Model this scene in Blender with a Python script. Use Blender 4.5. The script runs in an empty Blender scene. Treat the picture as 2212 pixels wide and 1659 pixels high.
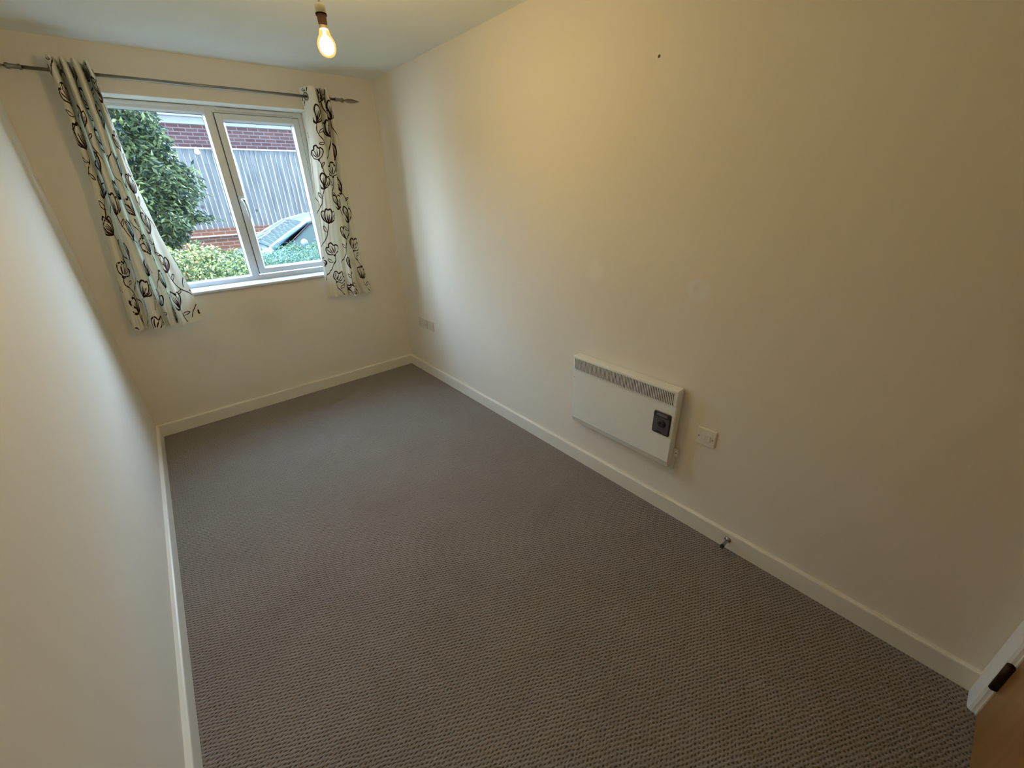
import bpy, bmesh, math, random
from mathutils import Vector, Matrix, Euler

S = bpy.context.scene
COL = S.collection
PI = math.pi

# ------------------------------------------------------------------ camera
cam_d = bpy.data.cameras.new('camera')
cam = bpy.data.objects.new('camera', cam_d)
COL.objects.link(cam)
cam.location = (-1.66193682, -3.60370032, 1.55939401)
cam.rotation_euler = (1.12349566, 0.0272708153, -0.702198303)
cam_d.sensor_fit = 'HORIZONTAL'
cam_d.sensor_width = 36.0
cam_d.lens = 36.0 * 874.630624 / 2212.0
cam_d.clip_start = 0.02
cam_d.clip_end = 200
S.camera = cam

# ------------------------------------------------------------------ daylight
SKY_FRONT = 30.5; SKY_BACK = 3.0
W = bpy.data.worlds.new('sky')
S.world = W
W.use_nodes = True
wn = W.node_tree.nodes; wl = W.node_tree.links
for n in list(wn): wn.remove(n)
w_out = wn.new('ShaderNodeOutputWorld'); w_bg = wn.new('ShaderNodeBackground')
w_tc = wn.new('ShaderNodeTexCoord'); w_sep = wn.new('ShaderNodeSeparateXYZ'); w_cr = wn.new('ShaderNodeValToRGB')
wl.new(w_tc.outputs['Generated'], w_sep.inputs[0]); wl.new(w_sep.outputs['Z'], w_cr.inputs[0])
w_cr.color_ramp.elements[0].position = 0.0; w_cr.color_ramp.elements[0].color = (0.67, 0.85, 1.0, 1)
w_cr.color_ramp.elements[1].position = 0.9; w_cr.color_ramp.elements[1].color = (0.36, 0.54, 0.86, 1)
# added sky glow beyond the window brightens the room; dimmer behind the house
w_mr = wn.new('ShaderNodeMapRange'); w_mr.interpolation_type = 'SMOOTHSTEP'
w_mr.inputs['From Min'].default_value = -0.15; w_mr.inputs['From Max'].default_value = 0.55
w_mr.inputs['To Min'].default_value = SKY_BACK; w_mr.inputs['To Max'].default_value = SKY_FRONT
wl.new(w_sep.outputs['Y'], w_mr.inputs['Value']); wl.new(w_mr.outputs[0], w_bg.inputs[1])
wl.new(w_cr.outputs[0], w_bg.inputs[0])
wl.new(w_bg.outputs[0], w_out.inputs[0])

sun_d = bpy.data.lights.new('sun', 'SUN'); sun_d.energy = 13.0; sun_d.angle = math.radians(0.6); sun_d.color = (1.0, 0.95, 0.86)
sun = bpy.data.objects.new('sun', sun_d); COL.objects.link(sun)
sun.location = (-6, -1, 9)
sun.rotation_euler = Vector((0.62, 0.16, -0.77)).to_track_quat('-Z', 'Y').to_euler()

vs = S.view_settings
vs.view_transform = 'Standard'; vs.look = 'None'; vs.gamma = 1.0; vs.use_curve_mapping = False
vs.exposure = -0.08
S.display_settings.display_device = 'sRGB'
S.cycles.max_bounces = 10; S.cycles.diffuse_bounces = 7; S.cycles.glossy_bounces = 4
S.cycles.transparent_max_bounces = 24; S.cycles.transmission_bounces = 6
S.cycles.sample_clamp_indirect = 6.0
S.cycles.use_denoising = True
S.cycles.caustics_reflective = False; S.cycles.caustics_refractive = False

BULB_STRENGTH = 610.0
BULB_COL = (1.0, 0.76, 0.40)

# ------------------------------------------------------------------ room sizes
RW = 2.039; RL = 3.992; RH = 2.35          # x: -RW..0, y: -RL..0, z: 0..RH

# ------------------------------------------------------------------ material helpers
def mat(name, col=(0.8, 0.8, 0.8), rough=0.6, metal=0.0, spec=0.5, noise=None, bump=None, coat=0.0):
    m = bpy.data.materials.new(name); m.use_nodes = True
    nt = m.node_tree; b = nt.nodes['Principled BSDF']
    b.inputs['Base Color'].default_value = (*col, 1); b.inputs['Roughness'].default_value = rough
    b.inputs['Metallic'].default_value = metal; b.inputs['Specular IOR Level'].default_value = spec
    b.inputs['Coat Weight'].default_value = coat
    geo = nt.nodes.new('ShaderNodeTexCoord')
    if noise:                                 # (scale, amount)
        n = nt.nodes.new('ShaderNodeTexNoise'); n.inputs['Scale'].default_value = noise[0]; n.inputs['Detail'].default_value = 4
        nt.links.new(geo.outputs['Object'], n.inputs['Vector'])
        mx = nt.nodes.new('ShaderNodeMix'); mx.data_type = 'RGBA'
        mx.inputs['A'].default_value = (*[c * (1 - noise[1]) for c in col], 1)
        mx.inputs['B'].default_value = (*[min(1, c * (1 + noise[1])) for c in col], 1)
        nt.links.new(n.outputs['Fac'], mx.inputs['Factor']); nt.links.new(mx.outputs['Result'], b.inputs['Base Color'])
    if bump:                                  # (scale, strength, distance)
        n2 = nt.nodes.new('ShaderNodeTexNoise'); n2.inputs['Scale'].default_value = bump[0]; n2.inputs['Detail'].default_value = 5
        nt.links.new(geo.outputs['Object'], n2.inputs['Vector'])
        bp = nt.nodes.new('ShaderNodeBump'); bp.inputs['Strength'].default_value = bump[1]; bp.inputs['Distance'].default_value = bump[2]
        nt.links.new(n2.outputs['Fac'], bp.inputs['Height']); nt.links.new(bp.outputs[0], b.inputs['Normal'])
    return m

def N(nt, kind, **kw):
    n = nt.nodes.new(kind)
    for k, v in kw.items():
        if k.startswith('i_'):
            n.inputs[int(k[2:])].default_value = v
        else: setattr(n, k, v)
    return n

def mth(nt, op, a, b=None, clamp=False):
    n = nt.nodes.new('ShaderNodeMath'); n.operation = op; n.use_clamp = clamp
    for i, x in enumerate((a, b)):
        if x is None: continue
        if isinstance(x, (int, float)): n.inputs[i].default_value = x
        else: nt.links.new(x, n.inputs[i])
    return n.outputs[0]

# ------------------------------------------------------------------ mesh helpers
def bm_box(bm, x0, x1, y0, y1, z0, z1, bev=0.0, seg=2, mi=0):
    c = Vector(((x0 + x1) / 2, (y0 + y1) / 2, (z0 + z1) / 2))
    t = bmesh.new()
    bmesh.ops.create_cube(t, size=1.0, matrix=Matrix.Translation(c) @ Matrix.Diagonal((abs(x1 - x0), abs(y1 - y0), abs(z1 - z0), 1)))
    if bev > 0: bmesh.ops.bevel(t, geom=t.edges[:], offset=bev, segments=seg, profile=0.5, affect='EDGES')
    join(bm, t, mi)

def join(bm, t, mi=0):
    t.verts.index_update()
    vs_ = [bm.verts.new(v.co) for v in t.verts]
    for f in t.faces:
        try:
            nf = bm.faces.new([vs_[v.index] for v in f.verts]); nf.material_index = mi if mi else f.material_index; nf.smooth = f.smooth
        except ValueError: pass
    t.free()

def basis(d):
    d = Vector(d).normalized()
    a = Vector((0, 0, 1)) if abs(d.z) < 0.9 else Vector((1, 0, 0))
    u = d.cross(a).normalized(); return u, d.cross(u).normalized(), d

def bm_tube(bm, pts, radii, seg=12, mi=0, cap=True):
    pts = [Vector(p) for p in pts]; rings = []
    if isinstance(radii, (int, float)): radii = [radii] * len(pts)
    pu = None
    for i, p in enumerate(pts):
        d = (pts[min(i + 1, len(pts) - 1)] - pts[max(i - 1, 0)])
        if d.length < 1e-9: d = Vector((0, 0, 1))
        d.normalize()
        if pu is None: u, v, _ = basis(d)
        else:
            u = (pu - d * pu.dot(d)).normalized(); v = d.cross(u).normalized()
        pu = u
        rings.append([bm.verts.new(p + (u * math.cos(2 * PI * k / seg) + v * math.sin(2 * PI * k / seg)) * radii[i]) for k in range(seg)])
    for a, b in zip(rings, rings[1:]):
        for k in range(seg):
            f = bm.faces.new((a[k], a[(k + 1) % seg], b[(k + 1) % seg], b[k])); f.smooth = True; f.material_index = mi
    if cap:
        for r in (rings[0], rings[-1]):
            f = bm.faces.new(r); f.material_index = mi

def bm_lathe(bm, origin, axis, prof, seg=24, mi=0):
    u, v, d = basis(axis); o = Vector(origin); rings = []
    for (r, h) in prof:
        rings.append([bm.verts.new(o + d * h + (u * math.cos(2 * PI * k / seg) + v * math.sin(2 * PI * k / seg)) * max(r, 1e-5)) for k in range(seg)])
    for a, b in zip(rings, rings[1:]):
        for k in range(seg):
            f = bm.faces.new((a[k], a[(k + 1) % seg], b[(k + 1) % seg], b[k])); f.smooth = True; f.material_index = mi
    for r in (rings[0], rings[-1]):
        f = bm.faces.new(r); f.material_index = mi

def bm_torus(bm, c, axis, R_, r, seg=24, ms=8, mi=0):
    u, v, d = basis(axis); c = Vector(c); rings = []
    for k in range(seg):
        a = 2 * PI * k / seg; q = u * math.cos(a) + v * math.sin(a)
        rings.append([bm.verts.new(c + q * (R_ + r * math.cos(2 * PI * j / ms)) + d * r * math.sin(2 * PI * j / ms)) for j in range(ms)])
    for k in range(seg):
        A = rings[k]; B = rings[(k + 1) % seg]
        for j in range(ms):
            f = bm.faces.new((A[j], A[(j + 1) % ms], B[(j + 1) % ms], B[j])); f.smooth = True; f.material_index = mi

def obj(name, bm, mats, parent=None, recalc=True, origin=None):
    if recalc: bmesh.ops.recalc_face_normals(bm, faces=bm.faces[:])
    me = bpy.data.meshes.new(name)
    if origin is not None:
        bmesh.ops.translate(bm, verts=bm.verts[:], vec=-Vector(origin))
    bm.to_mesh(me); bm.free()
    for m in (mats if isinstance(mats, (list, tuple)) else [mats]): me.materials.append(m)
    o = bpy.data.objects.new(name, me); COL.objects.link(o)
    if origin is not None: o.location = origin
    if parent is not None:
        o.parent = parent
        o.location = (Vector(origin) if origin is not None else Vector((0, 0, 0))) - parent.location if parent.parent is None else o.location
    return o

def thing(name, label, cat, loc=(0, 0, 0), group=None):
    o = bpy.data.objects.new(name, None); COL.objects.link(o); o.location = loc
    o.empty_display_size = 0.05
    o['label'] = label; o['category'] = cat
    if group: o['group'] = group
    return o

def tag(o, label, cat, group=None):
    o['label'] = label; o['category'] = cat
    if group: o['group'] = group
    return o

def struct(o, label=None):
    o['kind'] = 'structure'
    if label: o['label'] = label
    return o

# ------------------------------------------------------------------ materials
PAINT = (0.79, 0.745, 0.655)
def wall_material(name, marks=(), axes=(0, 1, 1)):
    m = mat(name, PAINT, 0.75, spec=0.25)
    nt = m.node_tree; b = nt.nodes['Principled BSDF']; L = nt.links
    tc = N(nt, 'ShaderNodeTexCoord')
    n1 = N(nt, 'ShaderNodeTexNoise'); n1.inputs['Scale'].default_value = 1.7; n1.inputs['Detail'].default_value = 3
    L.new(tc.outputs['Object'], n1.inputs['Vector'])
    mx = N(nt, 'ShaderNodeMix', data_type='RGBA'); mx.inputs['A'].default_value = (*[c * 0.975 for c in PAINT], 1); mx.inputs['B'].default_value = (*[c * 1.02 for c in PAINT], 1)
    L.new(n1.outputs['Fac'], mx.inputs['Factor']); col = mx.outputs['Result']
    nd = N(nt, 'ShaderNodeTexNoise'); nd.inputs['Scale'].default_value = 45; nd.inputs['Detail'].default_value = 5
    L.new(tc.outputs['Object'], nd.inputs['Vector'])
    hts = None
    for (c, r, soft, colr, amt) in marks:
        vm = N(nt, 'ShaderNodeVectorMath', operation='SUBTRACT'); L.new(tc.outputs['Object'], vm.inputs[0]); vm.inputs[1].default_value = c
        sc = N(nt, 'ShaderNodeVectorMath', operation='MULTIPLY'); L.new(vm.outputs[0], sc.inputs[0]); sc.inputs[1].default_value = axes
        ln = N(nt, 'ShaderNodeVectorMath', operation='LENGTH'); L.new(sc.outputs[0], ln.inputs[0])
        dd = mth(nt, 'ADD', ln.outputs['Value'], mth(nt, 'MULTIPLY', mth(nt, 'SUBTRACT', nd.outputs['Fac'], 0.5), r * 0.7))
        mr = N(nt, 'ShaderNodeMapRange'); mr.inputs['From Min'].default_value = r + soft; mr.inputs['From Max'].default_value = r - soft
        L.new(dd, mr.inputs['Value'])
        fac = mth(nt, 'MULTIPLY', mr.outputs[0], amt)
        m2 = N(nt, 'ShaderNodeMix', data_type='RGBA'); L.new(fac, m2.inputs['Factor']); L.new(col, m2.inputs['A']); m2.inputs['B'].default_value = (*colr, 1)
        col = m2.outputs['Result']
    L.new(col, b.inputs['Base Color'])
    n2 = N(nt, 'ShaderNodeTexNoise'); n2.inputs['Scale'].default_value = 260; n2.inputs['Detail'].default_value = 3
    L.new(tc.outputs['Object'], n2.inputs['Vector'])
    bp = N(nt, 'ShaderNodeBump'); bp.inputs['Strength'].default_value = 0.10; bp.inputs['Distance'].default_value = 0.002
    L.new(n2.outputs['Fac'], bp.inputs['Height']); L.new(bp.outputs[0], b.inputs['Normal'])
    return m

M = {}
M['wall'] = wall_material('magnolia_paint')
M['wall_right'] = wall_material('magnolia_paint_with_filler', [
    ((0, -2.275, 1.178), 0.048, 0.022, (0.88, 0.87, 0.84), 0.45),
    ((0, -2.272, 1.228), 0.020, 0.008, (0.86, 0.84, 0.78), 0.3),
    ((0, -2.815, 1.164), 0.050, 0.008, (0.82, 0.83, 0.82), 0.5),
    ((0, -2.805, 1.170), 0.012, 0.010, (0.6, 0.58, 0.52), 0.35),
    ((0, -2.515, 1.997), 0.0055, 0.0012, (0.09, 0.05, 0.02), 1.0),
    ((0, -1.16, 1.78), 0.003, 0.0012, (0.3, 0.25, 0.2), 0.7)])
M['wall_back'] = wall_material('magnolia_paint_scuffed', [
    ((-1.17, 0, 0.72), 0.10, 0.09, (0.50, 0.46, 0.40), 0.30),
    ((-1.63, 0, 0.56), 0.10, 0.09, (0.50, 0.46, 0.40), 0.18),
    ((-0.50, 0, 0.64), 0.035, 0.03, (0.84, 0.83, 0.80), 0.35)], (1, 0, 1))
M['ceiling'] = mat('ceiling_paint', (0.84, 0.88, 0.84), 0.85, spec=0.15, bump=(180, 0.1, 0.002))
M['gloss'] = mat('satin_white_woodwork', (0.80, 0.77, 0.68), 0.35, spec=0.5, noise=(6, 0.03))
M['architrave'] = mat('white_architrave_paint', (0.88, 0.91, 0.93), 0.35, spec=0.5, noise=(6, 0.03))
M['upvc'] = mat('white_plastic_window', (0.68, 0.72, 0.72), 0.3, spec=0.5, noise=(9, 0.02))
M['gasket'] = mat('black_gasket', (0.05, 0.05, 0.055), 0.6)
M['sill'] = mat('white_painted_sill', (0.70, 0.77, 0.84), 0.32, spec=0.5, noise=(14, 0.04))
M['steel'] = mat('brushed_steel', (0.26, 0.24, 0.21), 0.30, metal=1.0, noise=(60, 0.06))
M['chrome'] = mat('chrome', (0.34, 0.34, 0.35), 0.16, metal=1.0, noise=(20, 0.02))
M['rubber'] = mat('black_rubber', (0.012, 0.012, 0.012), 0.6, noise=(30, 0.1))
M['heater'] = mat('white_enamel', (0.83, 0.85, 0.82), 0.38, spec=0.5, noise=(3, 0.03), bump=(300, 0.05, 0.001))
M['slot_shade'] = mat('painted_slot_shade', (0.014, 0.010, 0.009), 0.8, noise=(20, 0.1))
M['panel'] = mat('charcoal_plastic', (0.085, 0.080, 0.105), 0.45, noise=(40, 0.25))
M['dial'] = mat('black_plastic', (0.020, 0.020, 0.028), 0.35, noise=(40, 0.1))
M['panel_print'] = mat('grey_print', (0.16, 0.15, 0.17), 0.5, noise=(40, 0.2))
M['plastic'] = mat('white_socket_plastic', (0.76, 0.73, 0.66), 0.3, spec=0.5, noise=(12, 0.02))
M['plastic_grey'] = mat('aged_socket_plastic', (0.66, 0.62, 0.55), 0.35, spec=0.5, noise=(12, 0.05))
M['hole'] = mat('dark_hole', (0.02, 0.015, 0.01), 0.8, noise=(12, 0.05))
M['holder'] = mat('pendant_plastic', (0.62, 0.58, 0.48), 0.4, noise=(20, 0.04))
M['holder_brown'] = mat('brown_bakelite', (0.006, 0.003, 0.002), 0.9, spec=0.03, noise=(60, 0.25))
M['cap'] = mat('bulb_cap_metal', (0.55, 0.42, 0.28), 0.3, metal=1.0, noise=(60, 0.1))
M['cable'] = mat('pendant_flex', (0.60, 0.56, 0.46), 0.5, noise=(40, 0.04))

def glass_mat(name, tint, refl=1.0, emit=None, base=None):
    m = bpy.data.materials.new(name); m.use_nodes = True; nt = m.node_tree; L = nt.links
    nt.nodes.remove(nt.nodes['Principled BSDF']); out = nt.nodes['Material Output']
    tr = N(nt, 'ShaderNodeBsdfTransparent'); tr.inputs[0].default_value = (*tint, 1)
    gl = N(nt, 'ShaderNodeBsdfGlossy'); gl.inputs['Roughness'].default_value = 0.004
    fr = N(nt, 'ShaderNodeFresnel'); fr.inputs['IOR'].default_value = 1.5
    mx = N(nt, 'ShaderNodeMixShader'); ge = N(nt, 'ShaderNodeNewGeometry')      # reflect on the outer face of each sheet surface only
    L.new(mth(nt, 'MULTIPLY', mth(nt, 'MULTIPLY', fr.outputs[0], refl), mth(nt, 'SUBTRACT', 1.0, ge.outputs['Backfacing'])), mx.inputs[0])
    L.new(tr.outputs[0], mx.inputs[1]); L.new(gl.outputs[0], mx.inputs[2])
    o = mx.outputs[0]
    if emit:
        em = N(nt, 'ShaderNodeEmission'); em.inputs[0].default_value = (*emit[0], 1); em.inputs[1].default_value = emit[1]
        ad = N(nt, 'ShaderNodeAddShader'); L.new(o, ad.inputs[0]); L.new(em.outputs[0], ad.inputs[1]); o = ad.outputs[0]
    L.new(o, out.inputs['Surface']); return m
M['pane'] = glass_mat('window_glass', (0.97, 0.985, 0.98))
M['bulb_glass'] = glass_mat('lit_bulb_glass', (1.0, 0.93, 0.72), 1.0, ((1.0, 0.52, 0.10), 0.55))
m = bpy.data.materials.new('lit_filament'); m.use_nodes = True
b = m.node_tree.nodes['Principled BSDF']; b.inputs['Base Color'].default_value = (1, 0.8, 0.5, 1)
b.inputs['Emission Color'].default_value = (*BULB_COL, 1); b.inputs['Emission Strength'].default_value = BULB_STRENGTH
M['filament'] = m

def carpet_material():
    m = bpy.data.materials.new('woven_loop_carpet'); m.use_nodes = True; nt = m.node_tree; L = nt.links
    b = nt.nodes['Principled BSDF']; b.inputs['Roughness'].default_value = 0.95; b.inputs['Specular IOR Level'].default_value = 0.12
    b.inputs['Sheen Weight'].default_value = 0.25; b.inputs['Sheen Roughness'].default_value = 0.5
    tc = N(nt, 'ShaderNodeTexCoord')
    # loops: staggered columns, slightly wandering
    nz = N(nt, 'ShaderNodeTexNoise'); nz.inputs['Scale'].default_value = 38; nz.inputs['Detail'].default_value = 2
    L.new(tc.outputs['Object'], nz.inputs['Vector'])
    wob = N(nt, 'ShaderNodeVectorMath', operation='SCALE'); 
    sb = N(nt, 'ShaderNodeVectorMath', operation='SUBTRACT'); L.new(nz.outputs['Color'], sb.inputs[0]); sb.inputs[1].default_value = (0.5, 0.5, 0.5)
    L.new(sb.outputs[0], wob.inputs[0]); wob.inputs['Scale'].default_value = 0.013
    ad = N(nt, 'ShaderNodeVectorMath', operation='ADD'); L.new(tc.outputs['Object'], ad.inputs[0]); L.new(wob.outputs[0], ad.inputs[1])
    sp = N(nt, 'ShaderNodeSeparateXYZ'); L.new(ad.outputs[0], sp.inputs[0])
    A = 0.0128
    # two diagonal families of rows crossing: cos(k1.p) and cos(k2.p)
    px = mth(nt, 'MULTIPLY', sp.outputs['X'], PI / A); py = mth(nt, 'MULTIPLY', sp.outputs['Y'], 2 * PI / A)
    c1 = mth(nt, 'COSINE', mth(nt, 'ADD', py, px)); c2 = mth(nt, 'COSINE', mth(nt, 'SUBTRACT', py, px))
    h1 = mth(nt, 'MULTIPLY', mth(nt, 'ADD', c1, 1.0), 0.5); h2 = mth(nt, 'MULTIPLY', mth(nt, 'ADD', c2, 1.0), 0.5)
    # pits where both are low; rows more marked along the first family
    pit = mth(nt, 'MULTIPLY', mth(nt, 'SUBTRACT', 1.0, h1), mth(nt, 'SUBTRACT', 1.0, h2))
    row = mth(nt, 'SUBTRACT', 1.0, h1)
    fz = N(nt, 'ShaderNodeTexNoise'); fz.inputs['Scale'].default_value = 420; fz.inputs['Detail'].default_value = 3
    L.new(tc.outputs['Object'], fz.inputs['Vector'])
    fr = N(nt, 'ShaderNodeTexNoise'); fr.inputs['Scale'].default_value = 95; fr.inputs['Detail'].default_value = 2
    L.new(tc.outputs['Object'], fr.inputs['Vector'])
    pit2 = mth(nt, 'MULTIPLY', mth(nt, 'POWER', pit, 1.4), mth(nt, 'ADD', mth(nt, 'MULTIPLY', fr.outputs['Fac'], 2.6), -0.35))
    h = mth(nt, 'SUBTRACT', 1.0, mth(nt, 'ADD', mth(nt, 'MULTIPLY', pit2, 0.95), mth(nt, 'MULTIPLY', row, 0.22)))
    h = mth(nt, 'ADD', h, mth(nt, 'MULTIPLY', fz.outputs['Fac'], 0.5))
    bp = N(nt, 'ShaderNodeBump'); bp.inputs['Strength'].default_value = 1.0; bp.inputs['Distance'].default_value = 0.004
    L.new(h, bp.inputs['Height']); L.new(bp.outputs[0], b.inputs['Normal'])
    # yarn colour; shade in the pits between loops painted in as darker colour
    big = N(nt, 'ShaderNodeTexNoise'); big.inputs['Scale'].default_value = 2.6; big.inputs['Detail'].default_value = 5; big.inputs['Roughness'].default_value = 0.6
    L.new(tc.outputs['Object'], big.inputs['Vector'])
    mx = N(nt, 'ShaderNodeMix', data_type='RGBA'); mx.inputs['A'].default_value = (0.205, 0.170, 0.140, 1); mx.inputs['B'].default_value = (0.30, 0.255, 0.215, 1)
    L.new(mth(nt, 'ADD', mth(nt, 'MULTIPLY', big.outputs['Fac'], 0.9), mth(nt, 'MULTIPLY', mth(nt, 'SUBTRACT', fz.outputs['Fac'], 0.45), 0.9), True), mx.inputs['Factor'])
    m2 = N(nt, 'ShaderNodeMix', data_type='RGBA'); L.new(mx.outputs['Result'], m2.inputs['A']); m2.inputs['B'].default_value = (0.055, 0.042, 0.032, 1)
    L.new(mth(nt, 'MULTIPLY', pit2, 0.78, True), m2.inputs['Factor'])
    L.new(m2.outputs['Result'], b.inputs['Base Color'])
    return m
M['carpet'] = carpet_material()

def wood_material(name, c1, c2, scale=(30, 30, 3), rough=0.4, knots=False, spec=0.5):
    m = mat(name, c1, rough, spec=spec); nt = m.node_tree; L = nt.links; b = nt.nodes['Principled BSDF']
    tc = N(nt, 'ShaderNodeTexCoord'); mp = N(nt, 'ShaderNodeMapping'); mp.inputs['Scale'].default_value = scale
    L.new(tc.outputs['Object'], mp.inputs[0])
    n = N(nt, 'ShaderNodeTexNoise'); n.inputs['Scale'].default_value = 1.0; n.inputs['Detail'].default_value = 6; n.inputs['Distortion'].default_value = 0.4
    L.new(mp.outputs[0], n.inputs['Vector'])
    cr = N(nt, 'ShaderNodeValToRGB'); cr.color_ramp.elements[0].position = 0.3; cr.color_ramp.elements[0].color = (*c1, 1)
    cr.color_ramp.elements[1].position = 0.7; cr.color_ramp.elements[1].color = (*c2, 1)
    L.new(n.outputs['Fac'], cr.inputs[0]); col = cr.outputs[0]
    if knots:
        v = N(nt, 'ShaderNodeTexVoronoi'); v.inputs['Scale'].default_value = 2.6
        L.new(tc.outputs['Object'], v.inputs['Vector'])
        k = mth(nt, 'LESS_THAN', v.outputs['Distance'], 0.10)
        mx = N(nt, 'ShaderNodeMix', data_type='RGBA'); L.new(mth(nt, 'MULTIPLY', k, 0.6), mx.inputs['Factor']); L.new(col, mx.inputs['A']); mx.inputs['B'].default_value = (0.06, 0.06, 0.07, 1)
        col = mx.outputs['Result']
    L.new(col, b.inputs['Base Color']); return m
M['oak'] = wood_material('oak_veneer_door', (0.26, 0.115, 0.03), (0.36, 0.17, 0.055), (14, 14, 1.4), 0.35)
M['hinge'] = mat('dark_bronze_hinge', (0.03, 0.016, 0.01), 0.5, metal=0.6, noise=(40, 0.2))

def brick_material(name, c1, c2, mortar, scale=1.0, rough=0.9):
    m = mat(name, c1, rough, spec=0.2); nt = m.node_tree; L = nt.links; b = nt.nodes['Principled BSDF']
    tc = N(nt, 'ShaderNodeTexCoord'); sp = N(nt, 'ShaderNodeSeparateXYZ'); L.new(tc.outputs['Object'], sp.inputs[0])
    cb = N(nt, 'ShaderNodeCombineXYZ'); L.new(sp.outputs['X'], cb.inputs[0]); L.new(sp.outputs['Z'], cb.inputs[1])
    br = N(nt, 'ShaderNodeTexBrick'); br.inputs['Color1'].default_value = (*c1, 1); br.inputs['Color2'].default_value = (*c2, 1); br.inputs['Mortar'].default_value = (*mortar, 1)
    br.inputs['Scale'].default_value = scale; br.inputs['Brick Width'].default_value = 0.225; br.inputs['Row Height'].default_value = 0.075; br.inputs['Mortar Size'].default_value = 0.011; br.inputs['Mortar Smooth'].default_value = 0.4
    L.new(cb.outputs[0], br.inputs['Vector'])
    n = N(nt, 'ShaderNodeTexNoise'); n.inputs['Scale'].default_value = 7; n.inputs['Detail'].default_value = 5; L.new(tc.outputs['Object'], n.inputs['Vector'])
    mx = N(nt, 'ShaderNodeMix', data_type='RGBA', blend_type='MULTIPLY'); mx.inputs['Factor'].default_value = 0.6
    L.new(br.outputs['Color'], mx.inputs['A'])
    cr = N(nt, 'ShaderNodeValToRGB'); cr.color_ramp.elements[0].color = (0.6, 0.6, 0.62, 1); cr.color_ramp.elements[1].color = (1.3, 1.25, 1.2, 1); L.new(n.outputs['Fac'], cr.inputs[0])
    L.new(cr.outputs[0], mx.inputs['B']); L.new(mx.outputs['Result'], b.inputs['Base Color']); return m
M['brick'] = brick_material('red_brick', (0.25, 0.135, 0.145), (0.33, 0.20, 0.20), (0.50, 0.42, 0.44))
M['brick_low'] = brick_material('weathered_brick', (0.30, 0.13, 0.09), (0.24, 0.13, 0.10), (0.34, 0.28, 0.25))
M['fence'] = wood_material('silvered_fence_board', (0.20, 0.225, 0.25), (0.42, 0.45, 0.47), (22, 3, 1.5), 0.85, True, 0.2)
M['fence_cap'] = mat('pale_fence_rail', (0.6, 0.6, 0.58), 0.8, noise=(8, 0.1))
M['white_trim'] = mat('white_fascia', (0.75, 0.78, 0.78), 0.5, noise=(5, 0.05))
M['tile'] = mat('grey_roof_tile', (0.25, 0.26, 0.28), 0.8, noise=(9, 0.2))
M['coping'] = mat('pale_coping', (0.5, 0.46, 0.44), 0.9, noise=(8, 0.2))
M['ground'] = mat('tarmac_ground', (0.16, 0.16, 0.16), 0.95, noise=(3, 0.3))
M['bark'] = mat('bark', (0.10, 0.07, 0.045), 0.9, noise=(20, 0.4))
def leaf_mat(name, c1, c2, trans=0.35, rough=0.35):
    m = bpy.data.materials.new(name); m.use_nodes = True; nt = m.node_tree; L = nt.links
    b = nt.nodes['Principled BSDF']; out = nt.nodes['Material Output']
    b.inputs['Roughness'].default_value = rough
    at = N(nt, 'ShaderNodeTexNoise'); at.inputs['Scale'].default_value = 9; at.inputs['Detail'].default_value = 3
    tc = N(nt, 'ShaderNodeTexCoord'); L.new(tc.outputs['Object'], at.inputs['Vector'])
    gi = N(nt, 'ShaderNodeNewGeometry')
    cr = N(nt, 'ShaderNodeMix', data_type='RGBA'); cr.inputs['A'].default_value = (*c1, 1); cr.inputs['B'].default_value = (*c2, 1)
    L.new(mth(nt, 'POWER', gi.outputs['Random Per Island'], 1.8), cr.inputs['Factor']); L.new(cr.outputs['Result'], b.inputs['Base Color'])
    t = N(nt, 'ShaderNodeBsdfTranslucent'); L.new(cr.outputs['Result'], t.inputs[0])
    mx = N(nt, 'ShaderNodeMixShader'); mx.inputs[0].default_value = trans
    L.new(b.outputs[0], mx.inputs[1]); L.new(t.outputs[0], mx.inputs[2]); L.new(mx.outputs[0], out.inputs['Surface']); return m
M['leaf_dark'] = leaf_mat('glossy_dark_leaf', (0.020, 0.050, 0.045), (0.34, 0.42, 0.18), 0.22, 0.2)  # bright second tone paints sunlit highlights onto random leaves
M['leaf_bright'] = leaf_mat('variegated_leaf', (0.025, 0.08, 0.025), (0.62, 0.68, 0.30), 0.25)  # variegation, with pale highlights and dark gaps also put into the colours
M['leaf_fine'] = leaf_mat('fine_green_leaf', (0.04, 0.12, 0.08), (0.24, 0.40, 0.24), 0.3)
M['leaf_yellow'] = leaf_mat('yellow_leaf', (0.70, 0.55, 0.12), (0.80, 0.70, 0.30), 0.3)
M['car_paint'] = mat('pale_silver_blue_car_paint', (0.26, 0.42, 0.56), 0.22, metal=0.6, coat=1.0, noise=(3, 0.02))
M['car_dark'] = mat('car_black_trim', (0.02, 0.022, 0.03), 0.4, noise=(20, 0.1))
M['car_glass'] = mat('car_window_glass', (0.05, 0.09, 0.09), 0.05, spec=1.0, coat=1.0, noise=(4, 0.1))
M['tyre'] = mat('tyre_rubber', (0.02, 0.02, 0.02), 0.8, noise=(30, 0.1))
M['alloy'] = mat('alloy_wheel', (0.5, 0.5, 0.52), 0.3, metal=1.0, noise=(12, 0.05))
M['lamp_lens'] = mat('headlamp_lens', (0.7, 0.75, 0.78), 0.1, coat=1.0, noise=(12, 0.05))

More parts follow.
